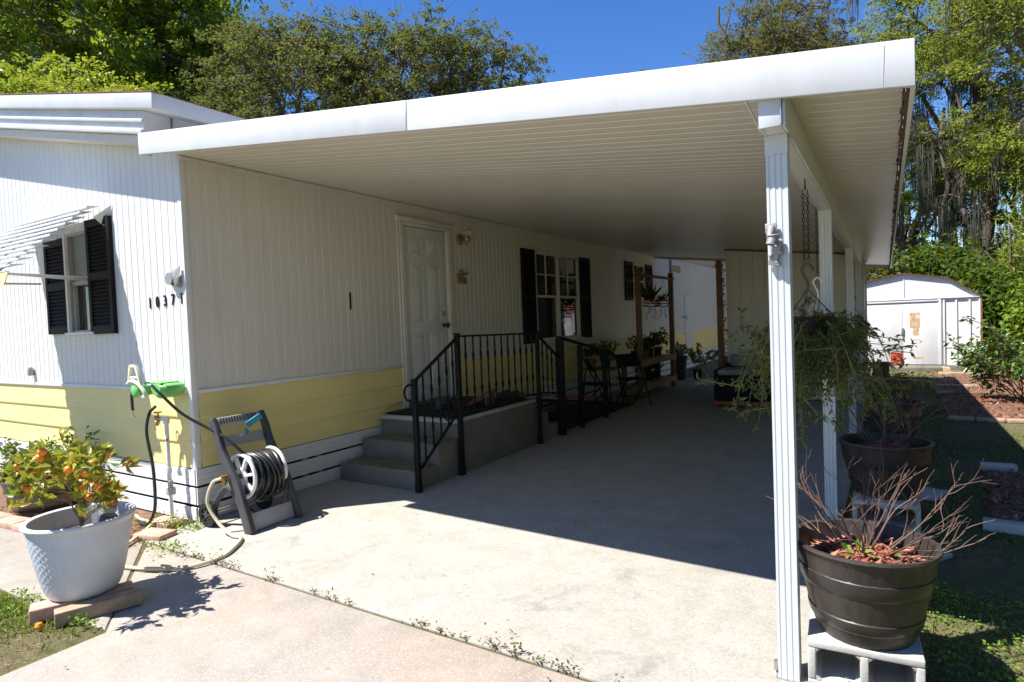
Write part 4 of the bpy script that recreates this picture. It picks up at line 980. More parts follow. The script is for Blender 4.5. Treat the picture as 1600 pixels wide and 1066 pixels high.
# old planter in the left hand bed
b5 = barrel('barrel_planter', 'faded brown half barrel planter with a leafy green shrub in the front bed', (-1.62,-.40,.003), R=.34, H=.34, seed=9, m='barrelo', mb_='barrelb', group=None)
rnd = random.Random(9); s = MB(); ends = []
for i in range(11):
    a = 2*math.pi*i/11+rnd.uniform(-.3,.3); twigs(s, (math.cos(a)*.05,math.sin(a)*.05,.25), (math.cos(a)*.9,math.sin(a)*.9,rnd.uniform(.45,1.3)), .24, .006, 2, rnd, ends, .45)
s.build('stem', mat['stem'], b5, True)
rng = np.random.default_rng(9); C = []
for p, d in ends:
    if rng.random() < .9: C.append(np.array(p)[None,:] + rng.normal(size=(7,3))*.022)
C = np.concatenate(C); leaves('foliage', C, .05, mat['lf_pot'], b5, 9, .42, .3, .4, (C-np.array([0,0,.35]))*1.2, folded=True)
sel = C[rng.random(len(C)) < .012]; leaves('red_tip', sel, .035, mat['redflower'], b5, 10, .5)

# glazed pot with the little citrus tree
kp = empty('glazed_pot', (.79,-1.17,.088), .5, 'pale blue grey glazed pot with embossed pattern holding a small kumquat tree', 'planter')
H = .43
def pr(z): u = z/H; return .165+.095*u**.62
def emb(a, z):
    if not (.03 < z < H-.07): return 1
    u = a/(2*math.pi)*30; v = z/.036
    return 1+.011*((math.sin(u*2*math.pi)*math.sin(v*2*math.pi)) > .12)
s = MB(); s.lathe([(.001,0),(.155,0)]+[(pr(H*i/44), H*i/44) for i in range(0,41)]+[(.262,H-.03),(.268,H-.022),(.276,H-.012),(.272,H),(.262,H+.003),(.245,H-.004),(.235,H-.05),(.225,H-.12),(.001,H-.12)], (0,0,0), 240, emb)
s.build('pot_wall', mat['pot'], kp, True)
s = MB(); s.lathe([(.001,H-.10),(.15,H-.105),(.228,H-.112)], (0,0,0), 24); s.build('soil', mat['soil'], kp, True)
rnd = random.Random(12); s = MB(); ends = []
s.tube(arc([(0,0,.3),(.01,.0,.42),(-.005,.01,.52)],4), .011)
for i in range(13):
    a = 2*math.pi*i/13+rnd.uniform(-.3,.3); zz = rnd.uniform(.36,.56); e = rnd.uniform(.05,1.9)
    twigs(s, (0,0,zz), (math.cos(a),math.sin(a),e), .225*rnd.uniform(.8,1.3), .0045, 2, rnd, ends, .45)
s.build('branch', mat['stem'], kp, True)
rng = np.random.default_rng(12); C = []; D = []
for p, d in ends:
    k = 2; q = np.array(p)[None,:]+rng.normal(size=(k,3))*.014; C.append(q); D.append(np.array(d)[None,:]*.6+rng.normal(size=(k,3))*.5)
C = np.concatenate(C); D = np.concatenate(D); leaves('foliage', C, .074, mat['lf_kum'], kp, 12, .46, .3, .3, D, folded=True)
ft = MB(); k = 0; rnd = random.Random(4); picks = rnd.sample(ends, 34)
for p, d in picks:
    q = Vector(p)+Vector((rnd.gauss(0,.02),rnd.gauss(0,.02),-.02)); r = rnd.uniform(.018,.026)
    f = MB(); f.lathe([(.0005,-r)]+[(r*math.sin(math.pi*i/8)*1.0, -r*math.cos(math.pi*i/8)) for i in range(1,8)]+[(.0005,r)], tuple(q), 12); f.build('kumquat', mat['orange'], kp, True)
s = MB(); s.tube([(.13,.02,.30),(.15,.03,.42)], .045, 14); s.build('inner_cup', mat['greyp'], kp, bevel=.006)
bm_ = MB(); bm_.cbox((0,0,0),(.40,.085,.075)); o = bm_.build('wooden_beam', mat['woodl'], None, bevel=.004); o.location = (1.02,-1.20,.046); o.rotation_euler = (0,0,R_(70))
tag(o, 'weathered wooden beam propping the near side of the glazed pot', 'timber')
bm_ = MB(); bm_.cbox((0,0,0),(.48,.12,.074)); o = bm_.build('paver', mat['paver'], None, bevel=.006); o.location = (.86,-1.21,.046); o.rotation_euler = (0,0,R_(66))
tag(o, 'pinkish paver lying flat under the left side of the glazed pot', 'paver')
# loose fallen fruit
f = MB(); f.lathe([(.001,-.02),(.014,-.014),(.02,0),(.014,.014),(.001,.02)], (.93,-1.45,.03), 12); tag(f.build('fallen_kumquat', mat['orange'], None, True), 'single orange fruit lying in the grass left of the driveway', 'fruit')
# edging pavers
xs = [(-2.05,-.76),(-1.74,-.755),(-1.43,-.745),(-1.12,-.72),(-.81,-.685),(-.50,-.635),(-.22,-.575)]
for i, (x, y) in enumerate(xs):
    o = MB().cbox((0,0,0),(.29,.15,.06)).build('edging_paver', mat['paver'], None, bevel=.008); o.location = (x,y,.03); o.rotation_euler = (R_(random.Random(i).uniform(-2,2)),R_(random.Random(i+9).uniform(-3,3)),.10+.02*i)
    tag(o, 'pink paver edging the front bed, %s' % ['leftmost in the row','second from the left end','in front of the faded barrel planter','just right of the faded barrel planter','half hidden behind the glazed pot','third from the house corner end','near the cream hose loop'][i], 'paver', 'pink edging pavers along the bed')
for i, (x, y, rz, lab) in enumerate(((.02,-.36,.25,'pink paver at the house corner under the black hose'),(-.20,-.16,.1,'pink paver beside the standpipe foot'))):
    o = MB().cbox((0,0,0),(.26,.16,.05)).build('edging_paver', mat['paver'], None, bevel=.008); o.location = (x,y,.025); o.rotation_euler = (0,0,rz); tag(o, lab, 'paver', 'pink edging pavers along the bed')

# ================================================================== HANGING BASKETS
def chain(mb, x, y, z0, z1, x1=None, y1=None, r=.0018):
    n = int(abs(z0-z1)/.021); x1 = x if x1 is None else x1; y1 = y if y1 is None else y1
    for i in range(n):
        t = (i+.5)/n; c = Vector((x+(x1-x)*t, y+(y1-y)*t, z0+(z1-z0)*t)); q = []
        for k in range(9):
            a = 2*math.pi*k/8; u, v = .006*math.cos(a), .0135*math.sin(a)
            q.append(c+(Vector((u,0,v)) if i % 2 else Vector((0,u,v))))
        mb.tube(q, r, 4, False)
def hook(mb, z, R=.024, r=.006, flat=False):
    mb.tube(arc([(R*1.0,0,z-R*.6),(R*1.25,0,z),(0,0,z+R*1.1),(-R*1.1,0,z),(-R*.6,0,z-R*1.6),(0,0,z-R*3.0),(.004,0,z-R*4.6)],6), r, 8)
def eye(mb, z): mb.ring((0,0,z),.014,.003,'x',16); mb.tube([(0,0,z+.014),(0,0,z+.045)], .003)
def hanging(name, label, x, y, ztop, zbowl, R, seed, hookm, nst, ln, dens, droop=.9, chains=1, leaf=.045, dirs=None, group='hanging baskets on the carport beam'):
    t = empty(name, (x,y,0), 0, label, 'hanging basket', group)
    s = MB(); eye(s, ztop)
    for c in range(chains): chain(s, (c-.5)*.022*(chains>1), 0, ztop-.015, zbowl+.30, (c-.5)*.022*(chains>1), .0)
    s.build('chain', mat['iron'], t)
    s = MB(); hook(s, zbowl+.26); s.build('hook', hookm, t, True)
    s = MB()
    for k in range(3): a = 2*math.pi*k/3+.4; s.tube([(0,0,zbowl+.15),(R*math.cos(a),R*math.sin(a),zbowl)], .003, 5)
    s.build('hanger_arm', hookm, t)
    s = MB(); s.lathe([(.001,zbowl-.11),(R*.6,zbowl-.10),(R*.9,zbowl-.04),(R,zbowl-.01),(R*1.05,zbowl),(R*.96,zbowl),(R*.85,zbowl-.03),(.001,zbowl-.035)], (0,0,0), 28); s.build('bowl', mat['plastic'], t, True)
    rnd = random.Random(seed); rng = np.random.default_rng(seed); s = MB(); C = []; D = []
    for i in range(nst):
        a = rnd.uniform(0,2*math.pi) if not dirs else rnd.gauss(rnd.choice(dirs), .5); L2 = ln*rnd.uniform(.35,1.1); e = rnd.uniform(-.5,.8)
        d = Vector((math.cos(a), math.sin(a), e)).normalized(); p = Vector((rnd.uniform(-.5,.5)*R, rnd.uniform(-.5,.5)*R, zbowl-.02)); pts = [p]; n = 10
        for k in range(n):
            g = -droop*.20 if k < n*.75 else .28*rnd.choice((0,1,1))
            d = (d+Vector((rnd.gauss(0,.10),rnd.gauss(0,.10),g+rnd.gauss(0,.08)))).normalized(); pts.append(pts[-1]+d*L2/n)
            if k > 1:
                q = pts[-1]; kk = rnd.choice((2,3,4)) if k < n-1 else 9
                kk = max(0, int(kk*dens+rnd.random()))
                C.append(np.array(q)+rng.normal(size=(kk,3))*.012); D.append(np.array(d)*.8+rng.normal(size=(kk,3))*.7)
        s.tube(pts, [.0035*(1-.06*k) for k in range(n+1)], 5)
        for b in range(2):
            j = rnd.randrange(3,n-1); dd = Vector((rnd.gauss(0,1),rnd.gauss(0,1),rnd.gauss(.1,.6))).normalized(); q = [pts[j]]
            for k in range(5): dd = (dd+Vector((rnd.gauss(0,.15),rnd.gauss(0,.15),-.02))).normalized(); q.append(q[-1]+dd*L2*.07)
            s.tube(q, .002, 4)
            for k in (2,3,4,5):
                kk = max(0, int((3 if k < 5 else 6)*dens+rnd.random())); C.append(np.array(q[k])+rng.normal(size=(kk,3))*.01); D.append(np.array(dd)*.8+rng.normal(size=(kk,3))*.7)
    s.build('stem', mat['stem'], t, True)
    C = np.concatenate(C); D = np.concatenate(D); leaves('foliage', C, leaf, mat['lf_hang'], t, seed, .27, .3, .3, D, folded=True)
    return t
BB = BZ-.155
h1 = hanging('hanging_basket', 'big straggling hanging basket on a double chain and dark hook, nearest the camera', 4.40,.86,BB-.045,1.50,.13,51,mat['greyp'],80,.66,1.15,droop=1.7,chains=2, leaf=.037)
h2 = hanging('hanging_basket', 'hanging basket on a single chain with a white hook behind the first post', 4.36,1.93,BB-.045,1.47,.13,52,mat['whitep'],34,.52,1.1,droop=1.7, leaf=.037)
h3 = hanging('hanging_basket', 'small dark hanging plant far down the beam near the storage room', 4.40,6.2,BB-.045,1.40,.12,53,mat['iron'],34,.30,1.6,1.2, leaf=.05)


# ================================================================== UNDER THE CARPORT, FAR END
ps = empty('plant_stand', (.9,7.95,.012), 0, 'tall brown timber plant stand with cross bar and two low shelves', 'plant stand')
for y in (0,2.0):
    s = MB(); s.box(-.045,.045,y-.045,y+.045,0,2.40); s.build('upright', mat['wood'], ps, bevel=.004)
s = MB(); s.bar((0,-.18,2.28),(0,2.2,2.28),.05,.05); s.tube([(-.09,0,2.3),(.06,0,2.3)], .02); s.build('cross_bar', mat['wood'], ps, bevel=.004)
for z in (.16,.62):
    s = MB(); s.box(-.36,.046,.046,1.954,z+.055,z+.075); s.box(.046,.07,-.04,2.04,z-.03,z+.08); s.box(-.36,-.34,-.04,2.04,z-.03,z+.08); s.build('shelf', mat['woodl'], ps, bevel=.003)
s = MB(); s.box(-.36,-.28,-.04,.04,0,.62); s.box(-.36,-.28,1.96,2.04,0,.62); s.build('rear_leg', mat['wood'], ps, bevel=.003)
def small_pot(x, y, z, r, h, seed, label, m='plastic', kind='bush', grp='potted plants on the plant stand', leaf=.07, height=.25, name='potted_plant'):
    t = empty(name, (x,y,z), 0, label, 'potted plant', grp)
    s = MB(); s.lathe([(.001,0),(r*.72,0),(r*.97,h*.86),(r*1.06,h*.87),(r*1.06,h),(r*.93,h),(r*.9,h*.9),(.001,h*.88)], (0,0,0), 24); s.build('pot', mat[m], t, True)
    rnd = random.Random(seed); rng = np.random.default_rng(seed); s = MB(); C = []; D = []
    if kind == 'strap':
        C = np.zeros((22,3)); C[:,2] = h; a = rng.uniform(0,2*math.pi,22); D = np.stack([np.cos(a)*.7,np.sin(a)*.7,rng.uniform(.5,2,22)],1)
        C = C+rng.normal(size=(22,3))*[.02,.02,0]
        leaves('foliage', C, height*1.6, mat['lf_orchid'], t, seed, .13, .2, .2, D*3, folded=True); return t
    for i in range(7):
        a = 2*math.pi*i/7+rnd.random(); d = Vector((math.cos(a)*.6,math.sin(a)*.6,rnd.uniform(.7,1.6))).normalized(); q = [Vector((0,0,h*.9))]
        for k in range(5):
            d = (d+Vector((rnd.gauss(0,.15),rnd.gauss(0,.15),-.06))).normalized(); q.append(q[-1]+d*height/5*rnd.uniform(.7,1.2))
            if k > 0: C.append(np.array(q[-1])+rng.normal(size=(6,3))*.025); D.append(np.array(d)+rng.normal(size=(6,3))*.7)
        s.tube(q, .004, 5)
    s.build('stem', mat['stem'], t); C = np.concatenate(C); D = np.concatenate(D)
    leaves('foliage', C, leaf, mat['lf_dark'] if grp else mat['lf_pot'], t, seed, .5, .3, .4, D, folded=True); return t
small_pot(.72,8.25,.712,.10,.16,1,'leafy potted plant on the upper shelf by the near upright',height=.30)
small_pot(.74,8.65,.712,.09,.15,2,'second potted plant from the near upright on the upper shelf',m='terracotta',height=.24)
small_pot(.70,9.05,.712,.10,.16,3,'spiky strap leaved plant in the middle of the upper shelf',kind='strap',height=.22)
small_pot(.75,9.42,.712,.09,.17,4,'bushy dark potted plant on the upper shelf by the far upright',height=.34,leaf=.09)
small_pot(.72,8.4,.252,.09,.15,5,'dark potted plant on the bottom shelf near the near upright',height=.18)
small_pot(.74,8.9,.252,.10,.17,6,'strap leaved plant in the middle of the bottom shelf',kind='strap',height=.14)
small_pot(.72,9.4,.252,.09,.15,7,'dark potted plant on the bottom shelf by the far upright',height=.18)
def orchid_basket(y, seed, lab, ln):
    t = empty('orchid_basket', (.88,y,1.78), 0, lab, 'hanging basket', 'slatted orchid baskets on the plant stand')
    s = MB()
    for k in range(4):
        z = -.06+k*.035
        if k % 2: s.box(-.13,.13,-.14,-.12,z,z+.02); s.box(-.13,.13,.12,.14,z,z+.02)
        else: s.box(-.14,-.12,-.15,.15,z,z+.02); s.box(.12,.14,-.15,.15,z,z+.02)
    for k in range(5): s.box(-.13,.13,-.12+k*.055,-.10+k*.055,-.075,-.061)
    s.build('slatted_basket', mat['redwood'], t)
    s = MB()
    for dx, dy in ((-.12,-.12),(.12,-.12),(-.12,.12),(.12,.12)): s.tube([(dx,dy,.06),(.02,0,.50)], .0022, 4)
    s.build('hanging_wire', mat['steel'], t)
    rng = np.random.default_rng(seed); n = 16; a = rng.uniform(0,2*math.pi,n); D = np.stack([np.cos(a)*.8,np.sin(a)*.8,rng.uniform(.3,2,n)],1)
    leaves('foliage', rng.normal(size=(n,3))*[.03,.03,.01]+[0,0,.03], ln, mat['lf_orchid'], t, seed, .12, .2, .2, D*3, folded=True)
    s = MB(); rnd = random.Random(seed)
    for i in range(9):
        q = [Vector((rnd.uniform(-.08,.08),rnd.uniform(-.1,.1),-.07))]
        for k in range(5): q.append(q[-1]+Vector((rnd.gauss(0,.02),rnd.gauss(0,.03),-.05)))
        s.tube(q, .0025, 4)
    s.build('aerial_root', mat['moss'], t)
orchid_basket(8.75,1,'slatted orchid basket with long leaves hanging nearer the near upright',.42)
orchid_basket(9.45,2,'slatted orchid basket hanging beside the far upright of the stand',.24)
# leaning timber upright with creeper at the room's corner
tp_ = empty('timber_post', (2.27,8.36,.012), 0, 'dark brown timber post standing against the near corner of the storage room', 'post')
s = MB(); s.box(-.045,.045,-.12,-.03,0,2.44); s.build('post_shaft', mat['wood'], tp_, bevel=.004)
s = MB(); s.tube([(-.07,-.075,2.35),(.07,-.075,2.35)], .02); s.build('peg', mat['wood'], tp_, True)
rng = np.random.default_rng(3); C = np.stack([rng.normal(.055,.012,260), rng.normal(-.03,.02,260), rng.uniform(.4,2.35,260)],1); leaves('creeper', C, .04, mat['lf_dark'], tp_, 3, .6, .3, .4)
# bench with cushion
bn = empty('patio_bench', (2.95,7.72,.012), 0, 'dark boxy patio bench with a lumpy grey cushion against the storage room', 'bench')
s = MB(); s.box(-.6,.6,-.38,-.34,.10,.50); s.box(-.6,-.56,-.339,.36,.10,.60); s.box(.56,.6,-.339,.36,.10,.60); s.box(-.555,.555,.30,.34,.10,.66); s.build('bench_box', mat['blackp'], bn, bevel=.01)
s = MB(); s.box(-.62,.62,-.40,-.33,.03,.095); s.box(-.62,.62,.29,.36,.03,.095)
for x in (-.58,.54): s.box(x,x+.05,-.39,-.34,0,.03); s.box(x,x+.05,.30,.35,0,.03)
s.build('bottom_rail', mat['redwood'], bn, bevel=.004)
cm = M('grey cushion cloth', (.27,.27,.28), .9, .15, 6, .4, 30)
s = MB(); s.box(-.55,-.01,-.36,.29,.505,.60); s.box(.01,.55,-.36,.29,.505,.61); s.build('cushion', cm, bn, bevel=.04, seg=4)
s = MB(); s.cbox((-.25,.20,.70),(.40,.12,.20),(R_(12),.1,.05)); s.cbox((.22,.16,.66),(.42,.16,.14),(R_(20),-.15,.1)); s.build('pillow', cm, bn, bevel=.05, seg=4)
# folding chair and small side table beside the ramp
def fchair(x, y, rz, lab):
    t = empty('folding_chair', (x,y,.012), rz, lab, 'chair')
    for sx in (-.22,.22):
        s = MB(); s.tube([(sx,-.25,0),(sx,.18,.88)], .011); s.build('frame', mat['iron'], t, True)
        s = MB(); s.tube([(sx*.9,.25,0),(sx*.9,-.2,.46)], .011); s.build('leg', mat['iron'], t, True)
    s = MB(); s.cbox((0,-.02,.45),(.42,.40,.022)); s.build('seat', mat['blackp'], t, bevel=.008)
    s = MB(); s.cbox((0,.125,.76),(.44,.02,.24),(R_(-26),0,0)); s.build('backrest', mat['blackp'], t, bevel=.008)
    s = MB(); s.tube([(-.2,-.2,.12),(.2,-.2,.12)], .008); s.tube([(-.2,.2,.12),(.2,.2,.12)], .008); s.build('stretcher', mat['iron'], t, True)
fchair(.72,6.35,2.2,'black folding chair beyond the ramp rail, nearer the wall')
fchair(1.0,7.2,.9,'black folding chair in front of the tall plant stand')
stb = empty('side_table', (.50,7.1,.012), 0, 'dark slatted side table covered with potted plants between chair and stand', 'table')
s = MB()
for i in range(8): s.box(-.3,.3,-.3+i*.076,-.24+i*.076,.62,.64)
s.build('table_top', mat['wood'], stb, bevel=.003)
for dx, dy in ((-.27,-.27),(.27,-.27),(-.27,.27),(.27,.27)):
    s = MB(); s.tube([(dx,dy,0),(dx*.8,dy*.8,.62)], .014); s.build('leg', mat['iron'], stb, True)
small_pot(.36,6.95,.652,.10,.16,11,'bushy potted plant on the near half of the side table',m='terracotta',grp='potted plants on the side table',height=.26)
small_pot(.62,7.0,.652,.08,.13,12,'smaller potted plant at the open edge of the side table',grp='potted plants on the side table',height=.2)
small_pot(.50,7.28,.652,.10,.15,13,'leafy potted plant on the far half of the side table',m='terracotta',grp='potted plants on the side table',height=.3)
small_pot(.62,11.35,.012,.19,.55,14,'tall tapered dark pot standing beyond the plant stand',m='greyp',grp=None,height=.32,leaf=.09)
small_pot(1.02,11.45,.012,.12,.24,15,'small black pot with upright leafy stems at the far slab edge',grp=None,height=.62,leaf=.11)

# ================================================================== GARDEN
# timber and stone edging on the lawn
def board(name, x0, y0, x1, y1, w, h, m, lab, cat, group='lengths of bed edging on the lawn'):
    a = Vector((x0,y0,0)); b = Vector((x1,y1,0)); d = b-a
    o = MB().cbox((0,0,0),(d.length,w,h)).build(name, mat[m], None, bevel=.008); o.location = ((x0+x1)/2,(y0+y1)/2,h/2+.001); o.rotation_euler = (0,0,math.atan2(d.y,d.x))
    tag(o, lab, cat, group); return o
board('edging_board',5.44,7.05,5.72,7.02,.10,.05,'woodl','shaded grey edging board, left half of the nearest long row','edging')
board('edging_board',5.74,7.02,6.03,7.0,.10,.05,'woodl','grey edging board half in the roof shadow, next to the nearest long row','edging')
board('edging_board',6.05,7.0,6.5,7.06,.10,.05,'woodl','sunlit edging board under the leafy shrub','edging')
board('edging_board',5.46,9.75,5.7,9.78,.10,.05,'woodl','short shaded edging board in the middle of the beds','edging')
board('edging_board',5.45,10.85,5.75,10.85,.12,.06,'woodl','shaded edging board behind the middle bed','edging')
board('edging_board',5.77,10.85,6.15,10.85,.12,.06,'woodl','edging board crossed by the corner of the roof shadow','edging')
board('edging_board',5.7,13.2,6.3,13.15,.12,.07,'woodl','sunlit edging board nearest the garden shed','edging')
board('edging_board',6.35,13.15,7.0,13.1,.12,.07,'woodl','sunlit edging board right of the shed corner','edging')
board('edging_stone',5.30,2.33,5.56,2.30,.10,.07,'block','pale stone at the near corner of the dark mulch bed','edging')
board('edging_stone',5.58,2.30,5.85,2.30,.10,.07,'block','pale stone right of the near corner stone of the dark bed','edging')
board('edging_stone',5.48,4.14,5.74,4.17,.10,.07,'block','pale stone at the far corner of the dark mulch bed','edging')
board('flat_stone',4.86,1.45,5.02,1.7,.16,.03,'block','flat pale stone on the gravel beyond the sunlit barrel planter','stone',None)
board('flat_stone',4.98,2.9,5.10,3.2,.18,.03,'block','flat pale stone lying in the shade right of the second barrel planter','stone',None)

# lawn blades and ground cover
def blades(name, n, region, size, m, seed, label, thin=.16, up=2.2, dens=None):
    rng = np.random.default_rng(seed); P = region(rng, n)
    if dens is not None: P = P[dens(P, rng)]
    n = len(P); D = rng.normal(size=(n,3))*.55; D[:,2] = np.abs(D[:,2])*.5+up*.4
    C = np.concatenate([P, np.full((n,1), .0)], 1)
    o = leaves(name, C, size, m, None, seed, thin, .2, .05, D*2, .5)
    return tag(o, label, 'grass', None, 'stuff')
def patchy(P, rng, f=2.3, th=-.2):
    v = np.sin(P[:,0]*f+1.3*np.sin(P[:,1]*f*.8))+np.sin(P[:,1]*f*1.3+1.7*np.sin(P[:,0]*f*.6+2))
    return v+rng.normal(size=len(P))*.6 > th
def rL(rng, n):
    P = np.stack([rng.uniform(-2.5,1.25,n), rng.uniform(-2.7,-1.34,n)],1); return P
def rR(rng, n):
    P = np.stack([rng.uniform(4.55,9,n), rng.uniform(-.8,14,n)**1.0],1)
    return P[(P[:,0] > 4.52)]
bed = lambda P: ~(((P[:,0]>5.38)&(P[:,1]>2.38)&(P[:,1]<4.06)&(P[:,0]<6.7)) | ((P[:,0]>5.5)&(P[:,1]>7.1)&(P[:,1]<13.8)&(P[:,0]<7.4)))
blades('lawn_grass', 46000, rL, .036, mat['grass'], 1, 'patchy short green grass beside the walkway on the left', .17, 1.7, lambda P, r: patchy(P, r, 3.1, -.8)&((P[:,1] < -1.36)))
blades('dry_grass', 6000, rL, .032, M('dry straw', (.42,.31,.2), .9, .3, 20, 0), 2, 'dry straw coloured thatch among the grass on the left', .08, .0)
blades('lawn_grass', 110000, rR, .032, mat['grassd'], 3, 'thin lawn on the right running back to the garden shed', .2, 1.0, lambda P, r: patchy(P, r, 1.9, -.9)&bed(P)&((P[:,0]>4.84)|(P[:,1]>4)|(r.random(len(P))<.5)))
def rC(rng, n): return np.stack([rng.uniform(4.88,6.2,n), rng.uniform(-1.0,1.15,n)],1)
rng = np.random.default_rng(5); P = rC(rng, 8000); P = P[patchy(P, rng, 2.6, -.7)]
C = np.concatenate([P, rng.uniform(.006,.035,(len(P),1))],1); tag(leaves('broadleaf_weeds', C, .017, mat['clover'], None, 5, .75, .2, 1.4), 'bright green broad leaved weeds at the bottom right corner', 'ground cover', None, 'stuff')
def clump(rng, x, y, r, n, h): return np.stack([x+rng.normal(size=n)*r, y+rng.normal(size=n)*r, np.abs(rng.normal(size=n))*h+.01],1)
rng = np.random.default_rng(6); C = []
for x, y, r, n, h in ((.62,-.50,.05,150,.022),(.72,-.46,.05,110,.016),(.98,-.465,.07,190,.03),(1.12,-.46,.06,120,.02),(1.52,-.47,.045,130,.025),(1.9,-.475,.03,60,.015),(2.06,-.48,.04,60,.012),(2.2,-.475,.02,40,.012),(2.72,-.485,.05,80,.015),(2.85,-.49,.04,60,.014),(3.0,-.49,.025,40,.01),(3.16,-.49,.05,130,.03),(3.28,-.495,.05,150,.03),(3.42,-.50,.04,60,.015),(3.55,-.505,.05,140,.02),(3.8,-.51,.05,60,.015)):
    C.append(clump(rng,x,y,r*.62,n,h*1.25)); C[-1][:,1] = y+(C[-1][:,1]-y)*.4
for i in range(10): x = rng.uniform(.1,4.3); C.append(clump(rng,x,-.447-.012*x,.015,4,.004))
tag(leaves('joint_weeds', np.concatenate([c[::3] for c in C]), .018, mat['weed'], None, 6, .5, .2, .8), 'small reddish green weeds growing in the joint between slab and driveway', 'weeds', None, 'stuff')
C = [clump(rng,x,y,r,n,h) for x,y,r,n,h in ((.0,-.17,.07,160,.05),(-.14,-.22,.06,140,.06),(.12,-.10,.05,100,.03),(-.45,-.38,.09,160,.03),(.42,-.46,.06,120,.035),(-.8,-.45,.12,120,.03),(-1.2,-.62,.10,120,.03),(-1.7,-.66,.15,200,.03),(4.62,-.28,.07,180,.04),(4.5,-.35,.05,100,.03),(4.95,.95,.07,120,.05),(.2,-.47,.05,60,.03))]
Cl = np.stack([rng.uniform(-1.6,1.24,9000), rng.uniform(-2.3,-1.35,9000)],1); Cl = Cl[patchy(Cl, rng, 3.4, .1)]; C += [np.concatenate([Cl, rng.uniform(.004,.022,(len(Cl),1))],1)]
C += [np.stack([rng.uniform(.3,1.2,300), -1.33+rng.normal(size=300)*.02+.03*rng.random(300), rng.uniform(.01,.06,300)],1)]
tag(leaves('edge_weeds', np.concatenate(C), .025, mat['clover'], None, 8, .45, .2, .5, folded=True), 'green weeds tufted around the house corner, pavers and first post', 'weeds', None, 'stuff')
rng = np.random.default_rng(9); C = []
for (x0,x1,y0,y1,n) in ((5.4,6.6,2.4,4.05,1300),(5.5,7.3,7.1,9.7,1300),(5.5,7.6,9.9,13.8,1300)): C.append(np.stack([rng.uniform(x0,x1,n),rng.uniform(y0,y1,n),rng.uniform(.02,.045,n)],1))
tag(leaves('bark_mulch', np.concatenate(C), .06, mat['chip'], None, 9, .35, .1, 1.0, None), 'reddish bark mulch and dead leaves spread over the lawn beds', 'mulch', None, 'stuff')
rng = np.random.default_rng(10); C = np.stack([rng.uniform(-2.2,.1,600),rng.uniform(-.72,-.05,600),np.full(600,.012)],1); tag(leaves('leaf_litter', C, .04, mat['chip'], None, 10, .4, .1, 1.2), 'dry leaf litter on the soil of the front bed', 'leaf litter', None, 'stuff')

rng = np.random.default_rng(44); n = 110
P = np.stack([rng.uniform(.1,4.4,n), rng.uniform(-1.6,6,n), np.full(n,.017)],1); P[:40,0] = .05+np.abs(rng.normal(size=40))*.10; P[:40,1] = rng.uniform(-.3,1.4,40)
tag(leaves('fallen_leaves', P, .018, mat['bark'], None, 44, .5, .1, 3.0, np.stack([rng.normal(size=n),rng.normal(size=n),np.zeros(n)],1)*2), 'scattered dry leaf bits on the concrete by the joint and wall', 'leaf litter', None, 'stuff')

# leafy shrub at the right, with long arching shoots
sb = empty('camellia_shrub', (6.55,8.9,0), 0, 'glossy leaved shrub with long reddish arching shoots in the right hand beds', 'shrub')
rnd = random.Random(77); s = MB(); ends = []
for i in range(15):
    a = 2*math.pi*i/15+rnd.uniform(-.2,.2); twigs(s, (rnd.uniform(-.1,.1),rnd.uniform(-.1,.1),0), (math.cos(a)*.8,math.sin(a)*.8,rnd.uniform(.6,1.7)), .52*rnd.uniform(.8,1.2), .012, 3, rnd, ends, .5)
shoots = [arc([(-.2,-.3,.2),(-.35,-.5,.7),(-.52,-.6,1.3)],6), arc([(-.2,-.2,.45),(-.6,-.3,.72),(-1.0,-.4,1.03)],6), arc([(-.15,-.2,.7),(-.45,-.3,1.12),(-.78,-.35,1.33)],6)]
for sh_ in shoots: s.tube(sh_, [.011*(1-i/len(sh_)*.7) for i in range(len(sh_))], 6)
s.build('branch', mat['twig'], sb, True)
rng = np.random.default_rng(77); C = [np.array(p)+rng.normal(size=(4,3))*.035 for p, d in ends]; 
for sh_ in shoots[1:]:
    for p in sh_[4:]: C.append(np.array(p)+rng.normal(size=(3,3))*.025)
C = np.concatenate(C); leaves('foliage', C, .085, mat['lf_shrub'], sb, 77, .45, .3, .5, None, folded=True)
# taller green hedge plants behind it
def bush(name, lab, x, y, r, h, n, m, size, seed, cat='bush', group=None, aspect=.5):
    t = empty(name, (x,y,0), 0, lab, cat, group); rnd = random.Random(seed); rng = np.random.default_rng(seed); s = MB(); C = []
    for i in range(16):
        a = rnd.uniform(0,2*math.pi); q = limb(s, (rnd.uniform(-.2,.2)*r,rnd.uniform(-.2,.2)*r,0), (math.cos(a)*r*rnd.uniform(.2,.9),math.sin(a)*r*rnd.uniform(.2,.9),h*rnd.uniform(.6,1)), .018*h, .005, rnd, 6, .1, 5)
        for p in q[1:]:
            k = int(n/96*rnd.uniform(.5,1.5)); w = rng.normal(size=(k,3)); w /= np.linalg.norm(w,axis=1,keepdims=True)
            C.append(np.array(p)+w*(rng.random((k,1))**.5)*r*.42)
    s.build('stem', mat['bark'], t, True); C = np.concatenate(C); C = C[C[:,2] > .05]
    leaves('foliage', C, size, mat[m], t, seed, aspect, .3, .5); return t
G = 'bushes along the back of the garden'
bush('green_bush','light green bush just right of the garden shed',7.75,15.6,.9,1.9,5200,'lf_mid',.12,81,group=G)
bush('green_bush','wide yellow green bush at the right edge behind the camellia',8.6,14.0,1.1,1.7,5200,'lf_maple',.10,82,group=G)
bush('green_bush','dark bush behind the right corner of the garden shed',7.6,18.4,1.3,2.5,5200,'lf_dark',.16,83,group=G)
